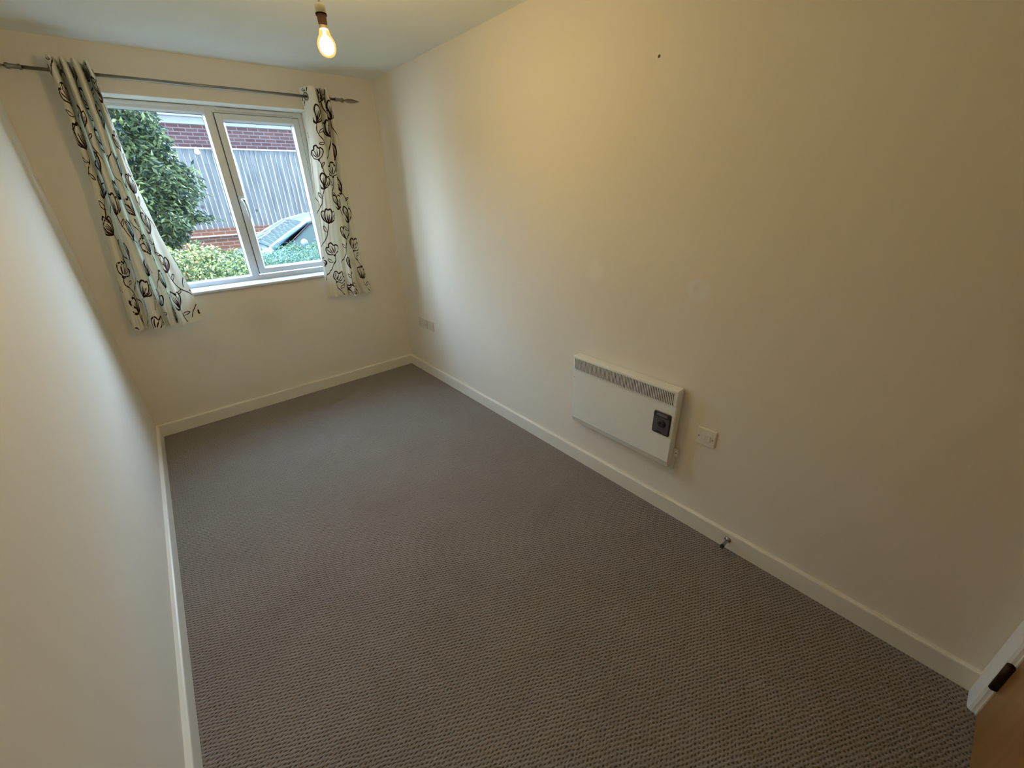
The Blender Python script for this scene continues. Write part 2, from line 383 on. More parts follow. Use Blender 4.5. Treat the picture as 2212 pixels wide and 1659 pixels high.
# ------------------------------------------------------------------ room shell
T = 0.14
WX0, WX1, WZ0, WZ1, WD = -1.735, -0.526, 0.955, 2.118, 0.30   # window opening, depth of the wall
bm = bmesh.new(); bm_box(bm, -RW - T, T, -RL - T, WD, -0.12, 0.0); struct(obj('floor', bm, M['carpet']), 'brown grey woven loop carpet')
bm = bmesh.new(); bm_box(bm, -RW - T, T, -RL - T, WD, RH, RH + 0.15); struct(obj('ceiling', bm, M['ceiling']))
bm = bmesh.new(); bm_box(bm, 0, T, -RL - T, WD, 0, RH); struct(obj('wall_right', bm, M['wall_right']))
bm = bmesh.new(); bm_box(bm, -RW - T, -RW, -RL - T, WD, 0, RH); struct(obj('wall_left', bm, M['wall']))
bm = bmesh.new()
bm_box(bm, -RW, WX0, 0, WD, 0, RH); bm_box(bm, WX1, 0, 0, WD, 0, RH)
bm_box(bm, WX0, WX1, 0, WD, 0, WZ0); bm_box(bm, WX0, WX1, 0, WD, WZ1, RH)
struct(obj('wall_back', bm, M['wall_back']))
DX0, DX1, DH = -0.885, -0.100, 2.02       # door leaf opening in the near wall
bm = bmesh.new()
bm_box(bm, -RW, DX0 - 0.03, -RL - T, -RL, 0, RH); bm_box(bm, DX1 + 0.03, 0, -RL - T, -RL, 0, RH)
bm_box(bm, DX0 - 0.03, DX1 + 0.03, -RL - T, -RL, DH + 0.03, RH)
struct(obj('wall_front', bm, M['wall']))

def skirting(name, x0, x1, y0, y1, axis):
    # profile: flat face with an eased top edge; (a = distance from wall, z)
    prof = [(0, 0), (0.018, 0), (0.018, 0.0835), (0.0165, 0.0885), (0.012, 0.0912), (0, 0.0912)]
    bm = bmesh.new()
    def P(a, z, end):
        if axis == 'right': return (-a, y0 if end == 0 else y1, z)
        if axis == 'left': return (-RW + a, y0 if end == 0 else y1, z)
        if axis == 'back': return (x0 if end == 0 else x1, -a, z)
        if axis == 'front': return (x0 if end == 0 else x1, -RL + a, z)
    A = [bm.verts.new(P(a, z, 0)) for a, z in prof]; B = [bm.verts.new(P(a, z, 1)) for a, z in prof]
    n = len(prof)
    for i in range(n): bm.faces.new((A[i], A[(i + 1) % n], B[(i + 1) % n], B[i]))
    bm.faces.new(A); bm.faces.new(B[::-1])
    return struct(obj(name, bm, M['gloss']))
skirting('baseboard_right', 0, 0, -RL + 0.02, -0.0, 'right')
skirting('baseboard_left', 0, 0, -RL, -0.0, 'left')
skirting('baseboard_back', -RW + 0.018, -0.018, 0, 0, 'back')
skirting('baseboard_front', -RW + 0.018, DX0 - 0.075, 0, 0, 'front')

# ------------------------------------------------------------------ door in the near wall
door = bpy.data.objects.new('door_1', None); COL.objects.link(door); door.location = (DX1, -RL, 0); struct(door, 'brown wooden door in a white frame')
def _cp(name, bm, m, parent, label=None):
    """part of a thing: vertices given in world space, object placed at its parent's origin"""
    org = Vector((0, 0, 0)); p = parent
    while p is not None: org += p.location; p = p.parent
    bmesh.ops.translate(bm, verts=bm.verts[:], vec=-org)
    bmesh.ops.recalc_face_normals(bm, faces=bm.faces[:])
    me = bpy.data.meshes.new(name); bm.to_mesh(me); bm.free()
    for k in (m if isinstance(m, (list, tuple)) else [m]): me.materials.append(k)
    o = bpy.data.objects.new(name, me); COL.objects.link(o); o.parent = parent
    if label: o['label'] = label
    return o
part = _cp
bm = bmesh.new(); bm_box(bm, DX0, DX1 - 0.003, -RL - 0.044, -RL - 0.002, 0.006, DH, 0.0015, 1); part('door_leaf', bm, M['oak'], door)
bm = bmesh.new()     # architrave: bullnosed on the door side, butting the side wall on the other
def arch_profile(w, t):   # (distance from door edge, projection)
    return [(0, 0), (0, t * 0.45), (0.004, t * 0.8), (0.010, t * 0.97), (0.018, t), (w - 0.003, t), (w, t - 0.003), (w, 0)]
def arch(bm, xa, sgn, w, t, z0, z1):
    pr = arch_profile(w, t)
    A = [bm.verts.new((xa + sgn * a, -RL + h, z0)) for a, h in pr]; B = [bm.verts.new((xa + sgn * a, -RL + h, z1)) for a, h in pr]
    n = len(pr)
    for i in range(n):
        f = bm.faces.new((A[i], A[(i + 1) % n], B[(i + 1) % n], B[i]))
    bm.faces.new(A); bm.faces.new(B)
arch(bm, DX1 + 0.006, 1, 0.0925, 0.020, 0.0, DH + 0.07)
arch(bm, DX0 - 0.006, -1, 0.0625, 0.020, 0.0, DH + 0.07)
bm_box(bm, DX0 - 0.0685, DX1 + 0.0985, -RL, -RL + 0.020, DH + 0.008, DH + 0.07, 0.002, 1)
part('architrave', bm, M['architrave'], door)
bm = bmesh.new()
bm_box(bm, DX1, DX1 + 0.03, -RL - T, -RL + 0.001, 0, DH + 0.03, 0.001, 1); bm_box(bm, DX0 - 0.03, DX0, -RL - T, -RL + 0.001, 0, DH + 0.03, 0.001, 1)
bm_box(bm, DX0, DX1, -RL - T, -RL + 0.001, DH + 0.003, DH + 0.03, 0.001, 1)
part('door_lining', bm, M['gloss'], door)
for hz in (0.140, 1.0, 1.72):
    bm = bmesh.new()
    bm_tube(bm, [(DX1 - 0.003, -RL + 0.008, hz), (DX1 - 0.003, -RL + 0.008, hz + 0.115)], 0.009, 14)
    bm_box(bm, DX1 - 0.010, DX1 + 0.004, -RL - 0.002, -RL + 0.008, hz, hz + 0.115, 0.001, 1)
    part('hinge', bm, M['hinge'], door, 'dark bronze hinge' )

# ------------------------------------------------------------------ window
YF = 0.160                                   # front face of the frame
win = bpy.data.objects.new('window_1', None); COL.objects.link(win); win.location = ((WX0 + WX1) / 2, 0.2, WZ0); struct(win, 'white plastic casement window of two lights')
def frame_ring(bm, x0, x1, z0, z1, ya, yb, w, bev=0.003):
    wl_, wr, wb, wt = w
    bm_box(bm, x0, x0 + wl_, ya, yb, z0, z1, bev); bm_box(bm, x1 - wr, x1, ya, yb, z0, z1, bev)
    bm_box(bm, x0 + wl_ - .001, x1 - wr + .001, ya, yb, z0, z0 + wb, bev); bm_box(bm, x0 + wl_ - .001, x1 - wr + .001, ya, yb, z1 - wt, z1, bev)
FZ0, FZ1 = 0.975, WZ1
MX0, MX1 = -1.146, -1.094                     # mullion
bm = bmesh.new(); frame_ring(bm, WX0, WX1, FZ0, FZ1, YF, YF + 0.07, (0.05, 0.036, 0.034, 0.040)); part('window_frame', bm, M['upvc'], win)
bm = bmesh.new(); bm_box(bm, MX0, MX1, YF - 0.001, YF + 0.07, FZ0 + 0.008, FZ1 - 0.02, 0.004); part('mullion', bm, M['upvc'], win)
# glazing beads of the fixed light (sloped)
def bead(bm, x0, x1, z0, z1, w, y0, y1):
    o_ = [(x0, z0), (x1, z0), (x1, z1), (x0, z1)]; i_ = [(x0 + w, z0 + w), (x1 - w, z0 + w), (x1 - w, z1 - w), (x0 + w, z1 - w)]
    O = [bm.verts.new((x, y0, z)) for x, z in o_]; I = [bm.verts.new((x, y1, z)) for x, z in i_]; I2 = [bm.verts.new((x, y1 + 0.012, z)) for x, z in i_]; O2 = [bm.verts.new((x, y1 + 0.012, z)) for x, z in o_]
    for k in range(4):
        j = (k + 1) % 4
        bm.faces.new((O[k], O[j], I[j], I[k])); bm.faces.new((I[k], I[j], I2[j], I2[k])); bm.faces.new((O[k], O2[k], O2[j], O[j])); bm.faces.new((I2[k], I2[j], O2[j], O2[k]))
LX0, LX1, LZ0, LZ1 = WX0 + 0.048, MX0 + 0.002, FZ0 + 0.032, FZ1 - 0.038
bm = bmesh.new(); bead(bm, LX0, LX1, LZ0, LZ1, 0.012, YF + 0.002, YF + 0.022); part('glazing_bead', bm, M['upvc'], win)
bm = bmesh.new(); bead(bm, LX0 + .010, LX1 - .010, LZ0 + .010, LZ1 - .010, 0.0035, YF + 0.020, YF + 0.024); part('glazing_seal', bm, M['gasket'], win)
bm = bmesh.new(); bm_box(bm, LX0 + .006, LX1 - .006, YF + 0.026, YF + 0.030, LZ0 + .006, LZ1 - .006); part('fixed_pane', bm, M['pane'], win)
# opening casement
SX0, SX1, SZ0, SZ1 = MX1 + 0.004, WX1 - 0.034, FZ0 + 0.048, FZ1 - 0.038
bm = bmesh.new(); frame_ring(bm, SX0 - 0.003, SX1 + 0.003, SZ0 - 0.003, SZ1 + 0.003, YF - 0.003, YF + 0.012, (0.006, 0.006, 0.006, 0.006), 0); part('casement_seal', bm, M['gasket'], win)
bm = bmesh.new(); frame_ring(bm, SX0, SX1, SZ0, SZ1, YF - 0.010, YF + 0.06, (0.041, 0.041, 0.034, 0.036)); sash = part('casement', bm, M['upvc'], win)
GX0, GX1, GZ0, GZ1 = SX0 + 0.040, SX1 - 0.040, SZ0 + 0.032, SZ1 - 0.034
bm = bmesh.new(); bead(bm, GX0, GX1, GZ0, GZ1, 0.013, YF - 0.008, YF + 0.016); part('glazing_bead', bm, M['upvc'], sash)
bm = bmesh.new(); bead(bm, GX0 + .011, GX1 - .011, GZ0 + .011, GZ1 - .011, 0.0035, YF + 0.014, YF + 0.018); part('glazing_seal', bm, M['gasket'], sash)
bm = bmesh.new(); bm_box(bm, GX0 + .006, GX1 - .006, YF + 0.020, YF + 0.024, GZ0 + .006, GZ1 - .006); part('casement_pane', bm, M['pane'], sash)
# lever handle on the left stile
bm = bmesh.new(); hx = SX0 + 0.0205
bm_box(bm, hx - 0.012, hx + 0.012, YF - 0.021, YF - 0.010, 1.495, 1.575, 0.004)
bm_tube(bm, [(hx, YF - 0.018, 1.548), (hx, YF - 0.050, 1.548), (hx + 0.004, YF - 0.056, 1.540), (hx + 0.010, YF - 0.056, 1.50), (hx + 0.012, YF - 0.052, 1.44), (hx + 0.012, YF - 0.046, 1.418)], [0.010, 0.0105, 0.011, 0.0085, 0.0075, 0.006], 12)
hd = part('handle', bm, M['upvc'], sash)
bm2 = bmesh.new(); bm_lathe(bm2, (hx + 0.003, YF - 0.0675, 1.541), (0, 1, 0), [(0.0048, 0), (0.0048, 0.004)], 12); part('handle_lock', bm2, M['hole'], sash)
# trickle vents on the head
for vx0, vx1 in ((WX0 + 0.06, MX0 - 0.018), (MX1 + 0.018, WX1 - 0.062)):
    bm = bmesh.new(); bm_box(bm, vx0, vx1, YF - 0.013, YF, FZ1 - 0.022, FZ1 - 0.004, 0.003)
    bm_box(bm, vx0 + 0.02, vx1 - 0.02, YF - 0.016, YF - 0.012, FZ1 - 0.016, FZ1 - 0.010, 0.001, 1)
    part('trickle_vent', bm, M['upvc'], win)
bm = bmesh.new()
bm_box(bm, WX0, WX1, -0.024, YF + 0.03, WZ0, FZ0 + 0.002, 0.0085, 4)
part('window_sill', bm, M['sill'], win)
bm = bmesh.new(); bm_box(bm, WX0 - 0.05, WX1 + 0.05, YF + 0.06, WD + 0.05, WZ0 - 0.02, FZ0 + 0.001, 0.004); part('outer_sill', bm, M['upvc'], win)

# ------------------------------------------------------------------ curtain pole
RY, RZ = -0.100, 2.182
pole = thing('curtain_pole', 'brushed steel curtain pole with leaf finials above the window', 'curtain pole', (-1.1, RY, RZ))
PX0, PX1 = -1.905, -0.345
bm = bmesh.new(); bm_tube(bm, [(PX0, RY, RZ), (PX1, RY, RZ)], 0.0082, 16); part('rod', bm, M['steel'], pole)
for sgn, px in ((-1, PX0), (1, PX1)):
    bm = bmesh.new()
    bm_lathe(bm, (px - sgn * 0.004, RY, RZ), (sgn, 0, 0), [(0.0095, 0), (0.0125, 0.003), (0.0125, 0.010), (0.0098, 0.012), (0.0098, 0.042), (0.0130, 0.044), (0.0130, 0.056), (0.006, 0.058), (0.0045, 0.064)], 20)
    # leaf shaped, fluted spear
    u, v, d = basis((sgn, 0, 0)); o = Vector((px + sgn * 0.058, RY, RZ)); rings = []
    L_ = 0.115; seg = 28
    for i in range(19):
        t_ = i / 18; r = 0.0165 * (math.sin(PI * min(1, t_ ** 0.75)) ** 0.9) + 0.0018
        rings.append([bm.verts.new(o + d * (L_ * t_) + (u * math.cos(2 * PI * k / seg) + v * 0.62 * math.sin(2 * PI * k / seg)) * r * (1 + 0.13 * math.cos(7 * 2 * PI * k / seg))) for k in range(seg)])
    for a, b_ in zip(rings, rings[1:]):
        for k in range(seg):
            f = bm.faces.new((a[k], a[(k + 1) % seg], b_[(k + 1) % seg], b_[k])); f.smooth = True
    bm.faces.new(rings[0]); bm.faces.new(rings[-1])
    part('finial', bm, M['steel'], pole)
for bx in (-1.712, -0.475):
    bm = bmesh.new()
    bm_lathe(bm, (bx, 0.0, RZ), (0, -1, 0), [(0.022, 0), (0.022, 0.004), (0.008, 0.007), (0.007, 0.088)], 20)
    bm_torus(bm, (bx, RY, RZ), (1, 0, 0), 0.0115, 0.003)
    part('wall_bracket', bm, M['steel'], pole)

# ------------------------------------------------------------------ curtains
def catmull(p, n):
    out = []
    q = [2 * Vector(p[0]) - Vector(p[1])] + [Vector(a) for a in p] + [2 * Vector(p[-1]) - Vector(p[-2])]
    for i in range(1, len(q) - 2):
        for k in range(n):
            t = k / n; a, b_, c, d = q[i - 1], q[i], q[i + 1], q[i + 2]
            out.append(0.5 * ((2 * b_) + (c - a) * t + (2 * a - 5 * b_ + 4 * c - d) * t * t + (3 * b_ - a - 3 * c + d) * t ** 3))
    out.append(q[-2]); return out

def interp(tab, z):     # tab: [(z, x)] descending z
    if z >= tab[0][0]: return tab[0][1]
    for (z0, x0), (z1, x1) in zip(tab, tab[1:]):
        if z >= z1:
            f = (z0 - z) / (z0 - z1); return x0 + (x1 - x0) * f
    return tab[-1][1]

def cloth_mat(name):
    m = bpy.data.materials.new(name); m.use_nodes = True; nt = m.node_tree; L = nt.links
    b = nt.nodes['Principled BSDF']; out = nt.nodes['Material Output']
    b.inputs['Base Color'].default_value = (0.80, 0.76, 0.64, 1); b.inputs['Roughness'].default_value = 0.9; b.inputs['Specular IOR Level'].default_value = 0.15
    tc = N(nt, 'ShaderNodeTexCoord'); n = N(nt, 'ShaderNodeTexNoise'); n.inputs['Scale'].default_value = 500; L.new(tc.outputs['Object'], n.inputs['Vector'])
    bp = N(nt, 'ShaderNodeBump'); bp.inputs['Strength'].default_value = 0.15; bp.inputs['Distance'].default_value = 0.001; L.new(n.outputs['Fac'], bp.inputs['Height']); L.new(bp.outputs[0], b.inputs['Normal'])
    t = N(nt, 'ShaderNodeBsdfTranslucent'); t.inputs[0].default_value = (0.72, 0.76, 0.62, 1)
    mx = N(nt, 'ShaderNodeMixShader'); mx.inputs[0].default_value = 0.13
    L.new(b.outputs[0], mx.inputs[1]); L.new(t.outputs[0], mx.inputs[2]); L.new(mx.outputs[0], out.inputs['Surface']); return m
M['cloth'] = cloth_mat('cream_curtain_cotton')
M['ink'] = mat('dark_brown_flock_print', (0.030, 0.012, 0.010), 0.9, spec=0.1, noise=(80, 0.2))

def curve2(pts, step=0.004):
    c = catmull([Vector((a, b_, 0)) for a, b_ in pts], 10); out = [c[0]]
    for p in c[1:]:
        if (p - out[-1]).length > step: out.append(p)
    if (c[-1] - out[-1]).length > 1e-4: out.append(c[-1])
    return out

def motif_flower(kind, rnd):
    """strokes (points, width) of an open tulip like flower, base at 0,0, about 1 high"""
    st = []
    def both(p, w): st.append((p, w)); st.append(([(-a, b_) for a, b_ in p], w))
    if kind == 0:       # front view, three lobed petals with lines
        st.append(([(0, 0), (-0.20, 0.35), (-0.24, 0.72), (-0.14, 0.95), (0, 0.90), (0.15, 0.97), (0.25, 0.74), (0.20, 0.36), (0, 0)], 1.1))
        both([(0, 0.02), (-0.36, 0.26), (-0.52, 0.60), (-0.44, 0.80), (-0.30, 0.80), (-0.24, 0.66)], 1.1)
        both([(0, 0.05), (-0.07, 0.35), (-0.08, 0.62)], 0.65); st.append(([(0, 0.06), (0.0, 0.55)], 0.6))
        both([(-0.02, 0.03), (-0.26, 0.32), (-0.38, 0.60)], 0.65)
    elif kind == 1:     # side view, drooping, scalloped head with ribs
        st.append(([(0, 0), (-0.30, 0.16), (-0.42, 0.44), (-0.30, 0.66), (-0.12, 0.62), (0.0, 0.80), (0.20, 0.78), (0.26, 0.60), (0.44, 0.56), (0.50, 0.34), (0.32, 0.12), (0, 0)], 1.1))
        for a in (-0.24, -0.08, 0.10, 0.27): st.append(([(a * 0.3, 0.12), (a * 0.9, 0.34), (a * 1.15, 0.56)], 0.7))
        st.append(([(-0.06, 0.0), (0.0, -0.08), (0.07, 0.0)], 0.9))
    else:               # half open with two curled petals
        st.append(([(0, 0), (-0.12, 0.30), (-0.34, 0.62), (-0.26, 0.92), (-0.02, 0.84), (0.06, 0.52), (0, 0)], 1.1))
        st.append(([(0.02, 0.03), (0.24, 0.26), (0.34, 0.60), (0.22, 0.84), (0.04, 0.70)], 1.1))
        st.append(([(0, 0.08), (-0.08, 0.36), (-0.18, 0.66)], 0.65)); st.append(([(0.01, 0.08), (-0.02, 0.36), (-0.07, 0.66)], 0.65))
        st.append(([(0.04, 0.10), (0.16, 0.34), (0.21, 0.60)], 0.65))
        st.append(([(0.0, 0.0), (-0.22, 0.10), (-0.30, 0.22)], 0.8)); st.append(([(0.0, -0.02), (-0.16, 0.0), (-0.26, 0.06)], 0.7))
    return st

def pattern(width, height, seed):
    rnd = random.Random(seed); strokes = []
    def place(st, x, y, ang, s, w):
        ca, sa = math.cos(ang), math.sin(ang)
        for p, ww in st: strokes.append(([(x + s * (a * ca - b_ * sa), y + s * (a * sa + b_ * ca)) for a, b_ in p], ww * w))
    leaf = [([(0, 0), (-0.22, 0.30), (-0.16, 0.72), (0.06, 1.0), (0.12, 0.6), (0.02, 0.25), (0, 0)], 0.85)]
    GX, GY = 0.165, 0.225
    cols = int(width / GX) + 2; rows = int(height / GY) + 3
    for i in range(cols):
        for j in range(rows):
            x = (i - 0.4) * GX + rnd.uniform(-0.018, 0.018); y = (j - 1) * GY + (GY / 2 if i % 2 else 0) + rnd.uniform(-0.02, 0.02)
            k = rnd.choice((0, 1, 2, 2)); a = rnd.uniform(-0.6, 0.6); s = rnd.uniform(0.108, 0.130)
            place(motif_flower(k, rnd), x, y, a, s, 0.0100)
            sx = rnd.choice((-1, 1))
            strokes.append(([(x, y), (x + 0.010 * sx + math.sin(a) * 0.03, y - 0.045), (x + 0.035 * sx, y - 0.10), (x + 0.085 * sx, y - 0.16), (x + 0.10 * sx, y - 0.20)], 0.0066))
            if rnd.random() < 0.8: place(leaf, x + 0.016 * sx, y - 0.060, rnd.uniform(0.4, 1.2) * -sx, rnd.uniform(0.045, 0.06), 0.0068)
            if rnd.random() < 0.35: place(leaf, x + 0.045 * sx, y - 0.115, rnd.uniform(1.8, 2.6) * sx, 0.045, 0.0068)
    return strokes

def curtain(name, label, xl, xr, ptop, pbot, ztop, zbot, seed, eyelets_at):
    nsub = 10
    top = catmull([Vector((a, b_, 0)) for a, b_ in ptop], nsub); bot = catmull([Vector((a, b_, 0)) for a, b_ in pbot], nsub)
    NS = len(top) - 1
    def P0(sf, z):
        t = (ztop - z) / (ztop - zbot); t = max(0, min(1, t)); e = t ** 1.15
        sf = max(0, min(NS - 1e-6, sf)); i = int(sf); f = sf - i
        a = top[i].lerp(top[i + 1], f); b_ = bot[i].lerp(bot[i + 1], f); q = a.lerp(b_, e)
        x0 = interp(xl, z); x1 = interp(xr, z)
        y = q.y + 0.004 * math.sin(9 * t + 0.7 * sf) * t
        hem = 0.006 * math.sin(0.35 * sf + seed) * t ** 4
        return Vector((x0 + (x1 - x0) * q.x, y, z + hem))
    # arc length at half height
    zm = ztop - 0.6 * (ztop - zbot); acc = [0.0]
    for i in range(NS): acc.append(acc[-1] + (P0(i + 1, zm) - P0(i, zm)).length)
    width = acc[-1]
    def s_of(u):
        if u <= 0: return 0.0
        for i in range(NS):
            if u <= acc[i + 1]: return i + (u - acc[i]) / max(1e-9, acc[i + 1] - acc[i])
        return float(NS)
    def Nrm(sf, z):
        e = 0.25; du = P0(min(NS, sf + e), z) - P0(max(0, sf - e), z); dz = P0(sf, z + 0.01) - P0(sf, z - 0.01)
        n = du.cross(dz)
        return n.normalized() if n.length > 1e-12 else Vector((0, -1, 0))
    # eyelet centres: given s values (cloth crosses the rod)
    ey = []
    s = 0.0; prev = P0(0, RZ)
    while s < NS:
        s2 = s + 0.25; q = P0(s2, RZ)
        if (prev.y - RY) * (q.y - RY) <= 0 and prev.y != q.y:
            ey.append((s + s2) / 2)
        s = s2; prev = q
    eyp = [P0(e_, RZ) for e_ in ey]
    sgn = 1
    if Nrm(NS * 0.5, (ztop + zbot) / 2).y > 0: sgn = -1
    bm = bmesh.new(); NZ = 90
    grid = [[bm.verts.new(P0(i, ztop + (zbot - ztop) * j / NZ)) for i in range(NS + 1)] for j in range(NZ + 1)]
    for j in range(NZ):
        for i in range(NS):
            c = (grid[j][i].co + grid[j + 1][i + 1].co) / 2
            if abs(c.y - RY) < 0.0135 and abs(c.z - RZ) < 0.017: continue
            vv = (grid[j][i], grid[j][i + 1], grid[j + 1][i + 1], grid[j + 1][i])
            f = bm.faces.new(vv); f.smooth = True
    # printed line work as thin flock ribbons on the room side of the cloth
    H = ztop - zbot
    for pts, w in pattern(width, H, seed):
        c = curve2(pts); n = len(c); prevv = None
        for i, p in enumerate(c):
            d = (c[min(i + 1, n - 1)] - c[max(i - 1, 0)])
            if d.length < 1e-7: continue
            d.normalize(); nn = Vector((-d.y, d.x, 0)); ww = w * (0.55 + 0.45 * math.sin(PI * min(1, (i + 0.6) / n * 1.1))) / 2
            a, b_ = p + nn * ww, p - nn * ww
            if not (0.004 < min(a.x, b_.x) and max(a.x, b_.x) < width - 0.004 and 0.004 < min(a.y, b_.y) and max(a.y, b_.y) < H - 0.004):
                prevv = None; continue
            sa, sb_ = s_of(a.x), s_of(b_.x)
            A = P0(sa, zbot + a.y); B = P0(sb_, zbot + b_.y)
            A += Nrm(sa, zbot + a.y) * sgn * 0.0011; B += Nrm(sb_, zbot + b_.y) * sgn * 0.0011
            if any((A - e_).length < 0.030 for e_ in eyp): prevv = None; continue
            va, vb = bm.verts.new(A), bm.verts.new(B)
            if prevv:
                f = bm.faces.new((prevv[0], prevv[1], vb, va)); f.material_index = 1; f.smooth = True
            prevv = (va, vb)
    root = thing(name, label, 'curtain', (sum(p[1] for p in xl) / len(xl) + 0.1, RY, zbot))
    root.location.x = (interp(xl, zbot) + interp(xr, zbot)) / 2
    org = root.location.copy()
    bmesh.ops.translate(bm, verts=bm.verts[:], vec=-org)
    me = bpy.data.meshes.new('cloth'); bm.to_mesh(me); bm.free(); me.materials.append(M['cloth']); me.materials.append(M['ink'])
    o = bpy.data.objects.new('cloth', me); COL.objects.link(o); o.parent = root
    for s in ey:
        p = P0(s, RZ); n = Nrm(s, RZ); p.y = RY
        b2 = bmesh.new(); bm_torus(b2, p, n, 0.0215, 0.0042, 28, 8)
        part('eyelet', b2, M['steel'], root)
    return root

# left curtain
xlL = [(2.236, -1.800), (1.94, -1.812), (1.648, -1.831), (1.352, -1.868), (1.027, -1.911), (0.80, -1.932)]
xrL = [(2.236, -1.640), (2.174, -1.632), (1.972, -1.632), (1.67, -1.633), (1.357, -1.612), (1.028, -1.560), (0.80, -1.545)]
topL = [(0.0, -0.055), (0.04, -0.14), (0.12, -0.165), (0.19, -0.13), (0.23, -0.05), (0.30, -0.045), (0.33, -0.13), (0.40, -0.160), (0.47, -0.13), (0.50, -0.05), (0.57, -0.045), (0.60, -0.13), (0.68, -0.160), (0.76, -0.13), (0.80, -0.05), (0.86, -0.05), (0.90, -0.12), (0.95, -0.155), (1.0, -0.13), (1.0, -0.06)]
botL = [(0.0, -0.065), (0.03, -0.085), (0.09, -0.095), (0.15, -0.08), (0.19, -0.05), (0.24, -0.055), (0.28, -0.12), (0.35, -0.150), (0.41, -0.12), (0.44, -0.065), (0.47, -0.06), (0.50, -0.11), (0.545, -0.130), (0.59, -0.10), (0.605, -0.06), (0.62, -0.065), (0.645, -0.135), (0.70, -0.160), (0.76, -0.11), (1.0, -0.045)]
curtain('curtain', 'cream curtain with dark floral outlines on the window side nearest the left wall', xlL, xrL, topL, botL, 2.236, 0.800, 3, None)
# right curtain
xlR = [(2.236, -0.570), (2.096, -0.557), (1.956, -0.579), (1.752, -0.597), (1.375, -0.639), (1.034, -0.671), (0.80, -0.684)]
xrR = [(2.236, -0.400), (1.936, -0.380), (1.627, -0.378), (1.216, -0.362), (0.953, -0.345), (0.80, -0.300)]
topR = [(0.0, -0.040), (0.05, -0.060), (0.10, -0.10), (0.22, -0.145), (0.36, -0.165), (0.46, -0.145), (0.48, -0.07), (0.54, -0.05), (0.58, -0.12), (0.66, -0.155), (0.72, -0.13), (0.74, -0.06), (0.80, -0.05), (0.83, -0.12), (0.91, -0.150), (1.0, -0.12), (1.0, -0.05)]
botR = [(0.0, -0.045), (0.08, -0.055), (0.18, -0.070), (0.28, -0.080), (0.36, -0.085), (0.42, -0.075), (0.44, -0.090), (0.48, -0.150), (0.54, -0.165), (0.59, -0.13), (0.62, -0.075), (0.68, -0.070), (0.74, -0.115), (0.80, -0.125), (0.86, -0.09), (0.93, -0.075), (1.0, -0.06)]
curtain('curtain', 'cream curtain with dark floral outlines between the window and the right wall', xlR, xrR, topR, botR, 2.236, 0.797, 11, None)

# ------------------------------------------------------------------ pendant lamp
BX, BY, BZ = -1.019, -1.90, 2.012
lamp = thing('pendant_light', 'lit bare light bulb hanging on a short flex from the ceiling', 'light', (BX, BY, RH))
bm = bmesh.new(); bm_lathe(bm, (BX, BY, RH), (0, 0, -1), [(0.040, 0), (0.040, 0.010), (0.034, 0.022), (0.012, 0.028), (0.005, 0.034)], 28); part('ceiling_rose', bm, M['holder'], lamp)
bm = bmesh.new(); bm_tube(bm, [(BX, BY, RH - 0.03), (BX, BY, 2.118)], 0.0032, 10); part('flex', bm, M['cable'], lamp)
bm = bmesh.new(); bm_lathe(bm, (BX, BY, 2.122), (0, 0, -1), [(0.006, 0), (0.0125, 0.002), (0.0155, 0.006), (0.0160, 0.012), (0.0160, 0.026), (0.0150, 0.027)], 24); part('lamp_holder', bm, M['holder'], lamp)
bm = bmesh.new(); bm_lathe(bm, (BX, BY, 2.0965), (0, 0, -1), [(0.0140, 0), (0.0175, 0.0015), (0.0175, 0.0065), (0.0145, 0.0085), (0.0138, 0.028), (0.0130, 0.0285)], 24); part('holder_skirt', bm, M['holder_brown'], lamp, 'dark brown lower ring')
bulb = thing('light_bulb', 'glowing warm white bulb in the hanging lamp holder', 'light bulb', (BX, BY, 2.068))
bm = bmesh.new(); bm_lathe(bm, (BX, BY, 2.068), (0, 0, -1), [(0.0105, 0), (0.0115, 0.001), (0.0115, 0.011), (0.0125, 0.0125)], 24); part('bulb_cap', bm, M['cap'], bulb)
prof = [(0.0125, 0), (0.0155, 0.003), (0.0165, 0.010), (0.0180, 0.016), (0.0230, 0.024), (0.0275, 0.033), (0.0298, 0.043), (0.0290, 0.053), (0.0250, 0.0635), (0.0180, 0.0715), (0.0095, 0.0760), (0.0001, 0.0775)]
bm = bmesh.new(); bm_lathe(bm, (BX, BY, 2.0565), (0, 0, -1), prof, 40); part('bulb_envelope', bm, M['bulb_glass'], bulb)
bm = bmesh.new(); bm_lathe(bm, (BX, BY, 2.054), (0, 0, -1), [(0.004, 0), (0.004, 0.012), (0.007, 0.016), (0.0160, 0.024), (0.0215, 0.034), (0.0225, 0.044), (0.0205, 0.054), (0.0140, 0.063), (0.006, 0.067), (0.0001, 0.0675)], 28); part('filament', bm, M['filament'], bulb)

# ------------------------------------------------------------------ panel heater
HX = -0.055; HY0, HY1, HZ0, HZ1 = -2.834, -2.199, 0.292, 0.718
heater = thing('panel_heater', 'white wall mounted electric panel heater with a slotted top grille', 'heater', (0, (HY0 + HY1) / 2, HZ0))
bm = bmesh.new()
cs = [(-0.004, HZ1), (HX + 0.006, HZ1), (HX + 0.0015, HZ1 - 0.0015), (HX, HZ1 - 0.006), (HX, 0.640), (HX + 0.002, 0.636), (HX + 0.002, 0.330), (HX + 0.012, 0.300), (HX + 0.018, HZ0), (-0.004, HZ0)]
A = [bm.verts.new((x, HY0, z)) for x, z in cs]; B = [bm.verts.new((x, HY1, z)) for x, z in cs]; n = len(cs)
for i in range(n): bm.faces.new((A[i], A[(i + 1) % n], B[(i + 1) % n], B[i]))
bm.faces.new(A); bm.faces.new(B)
bmesh.ops.recalc_face_normals(bm, faces=bm.faces[:])
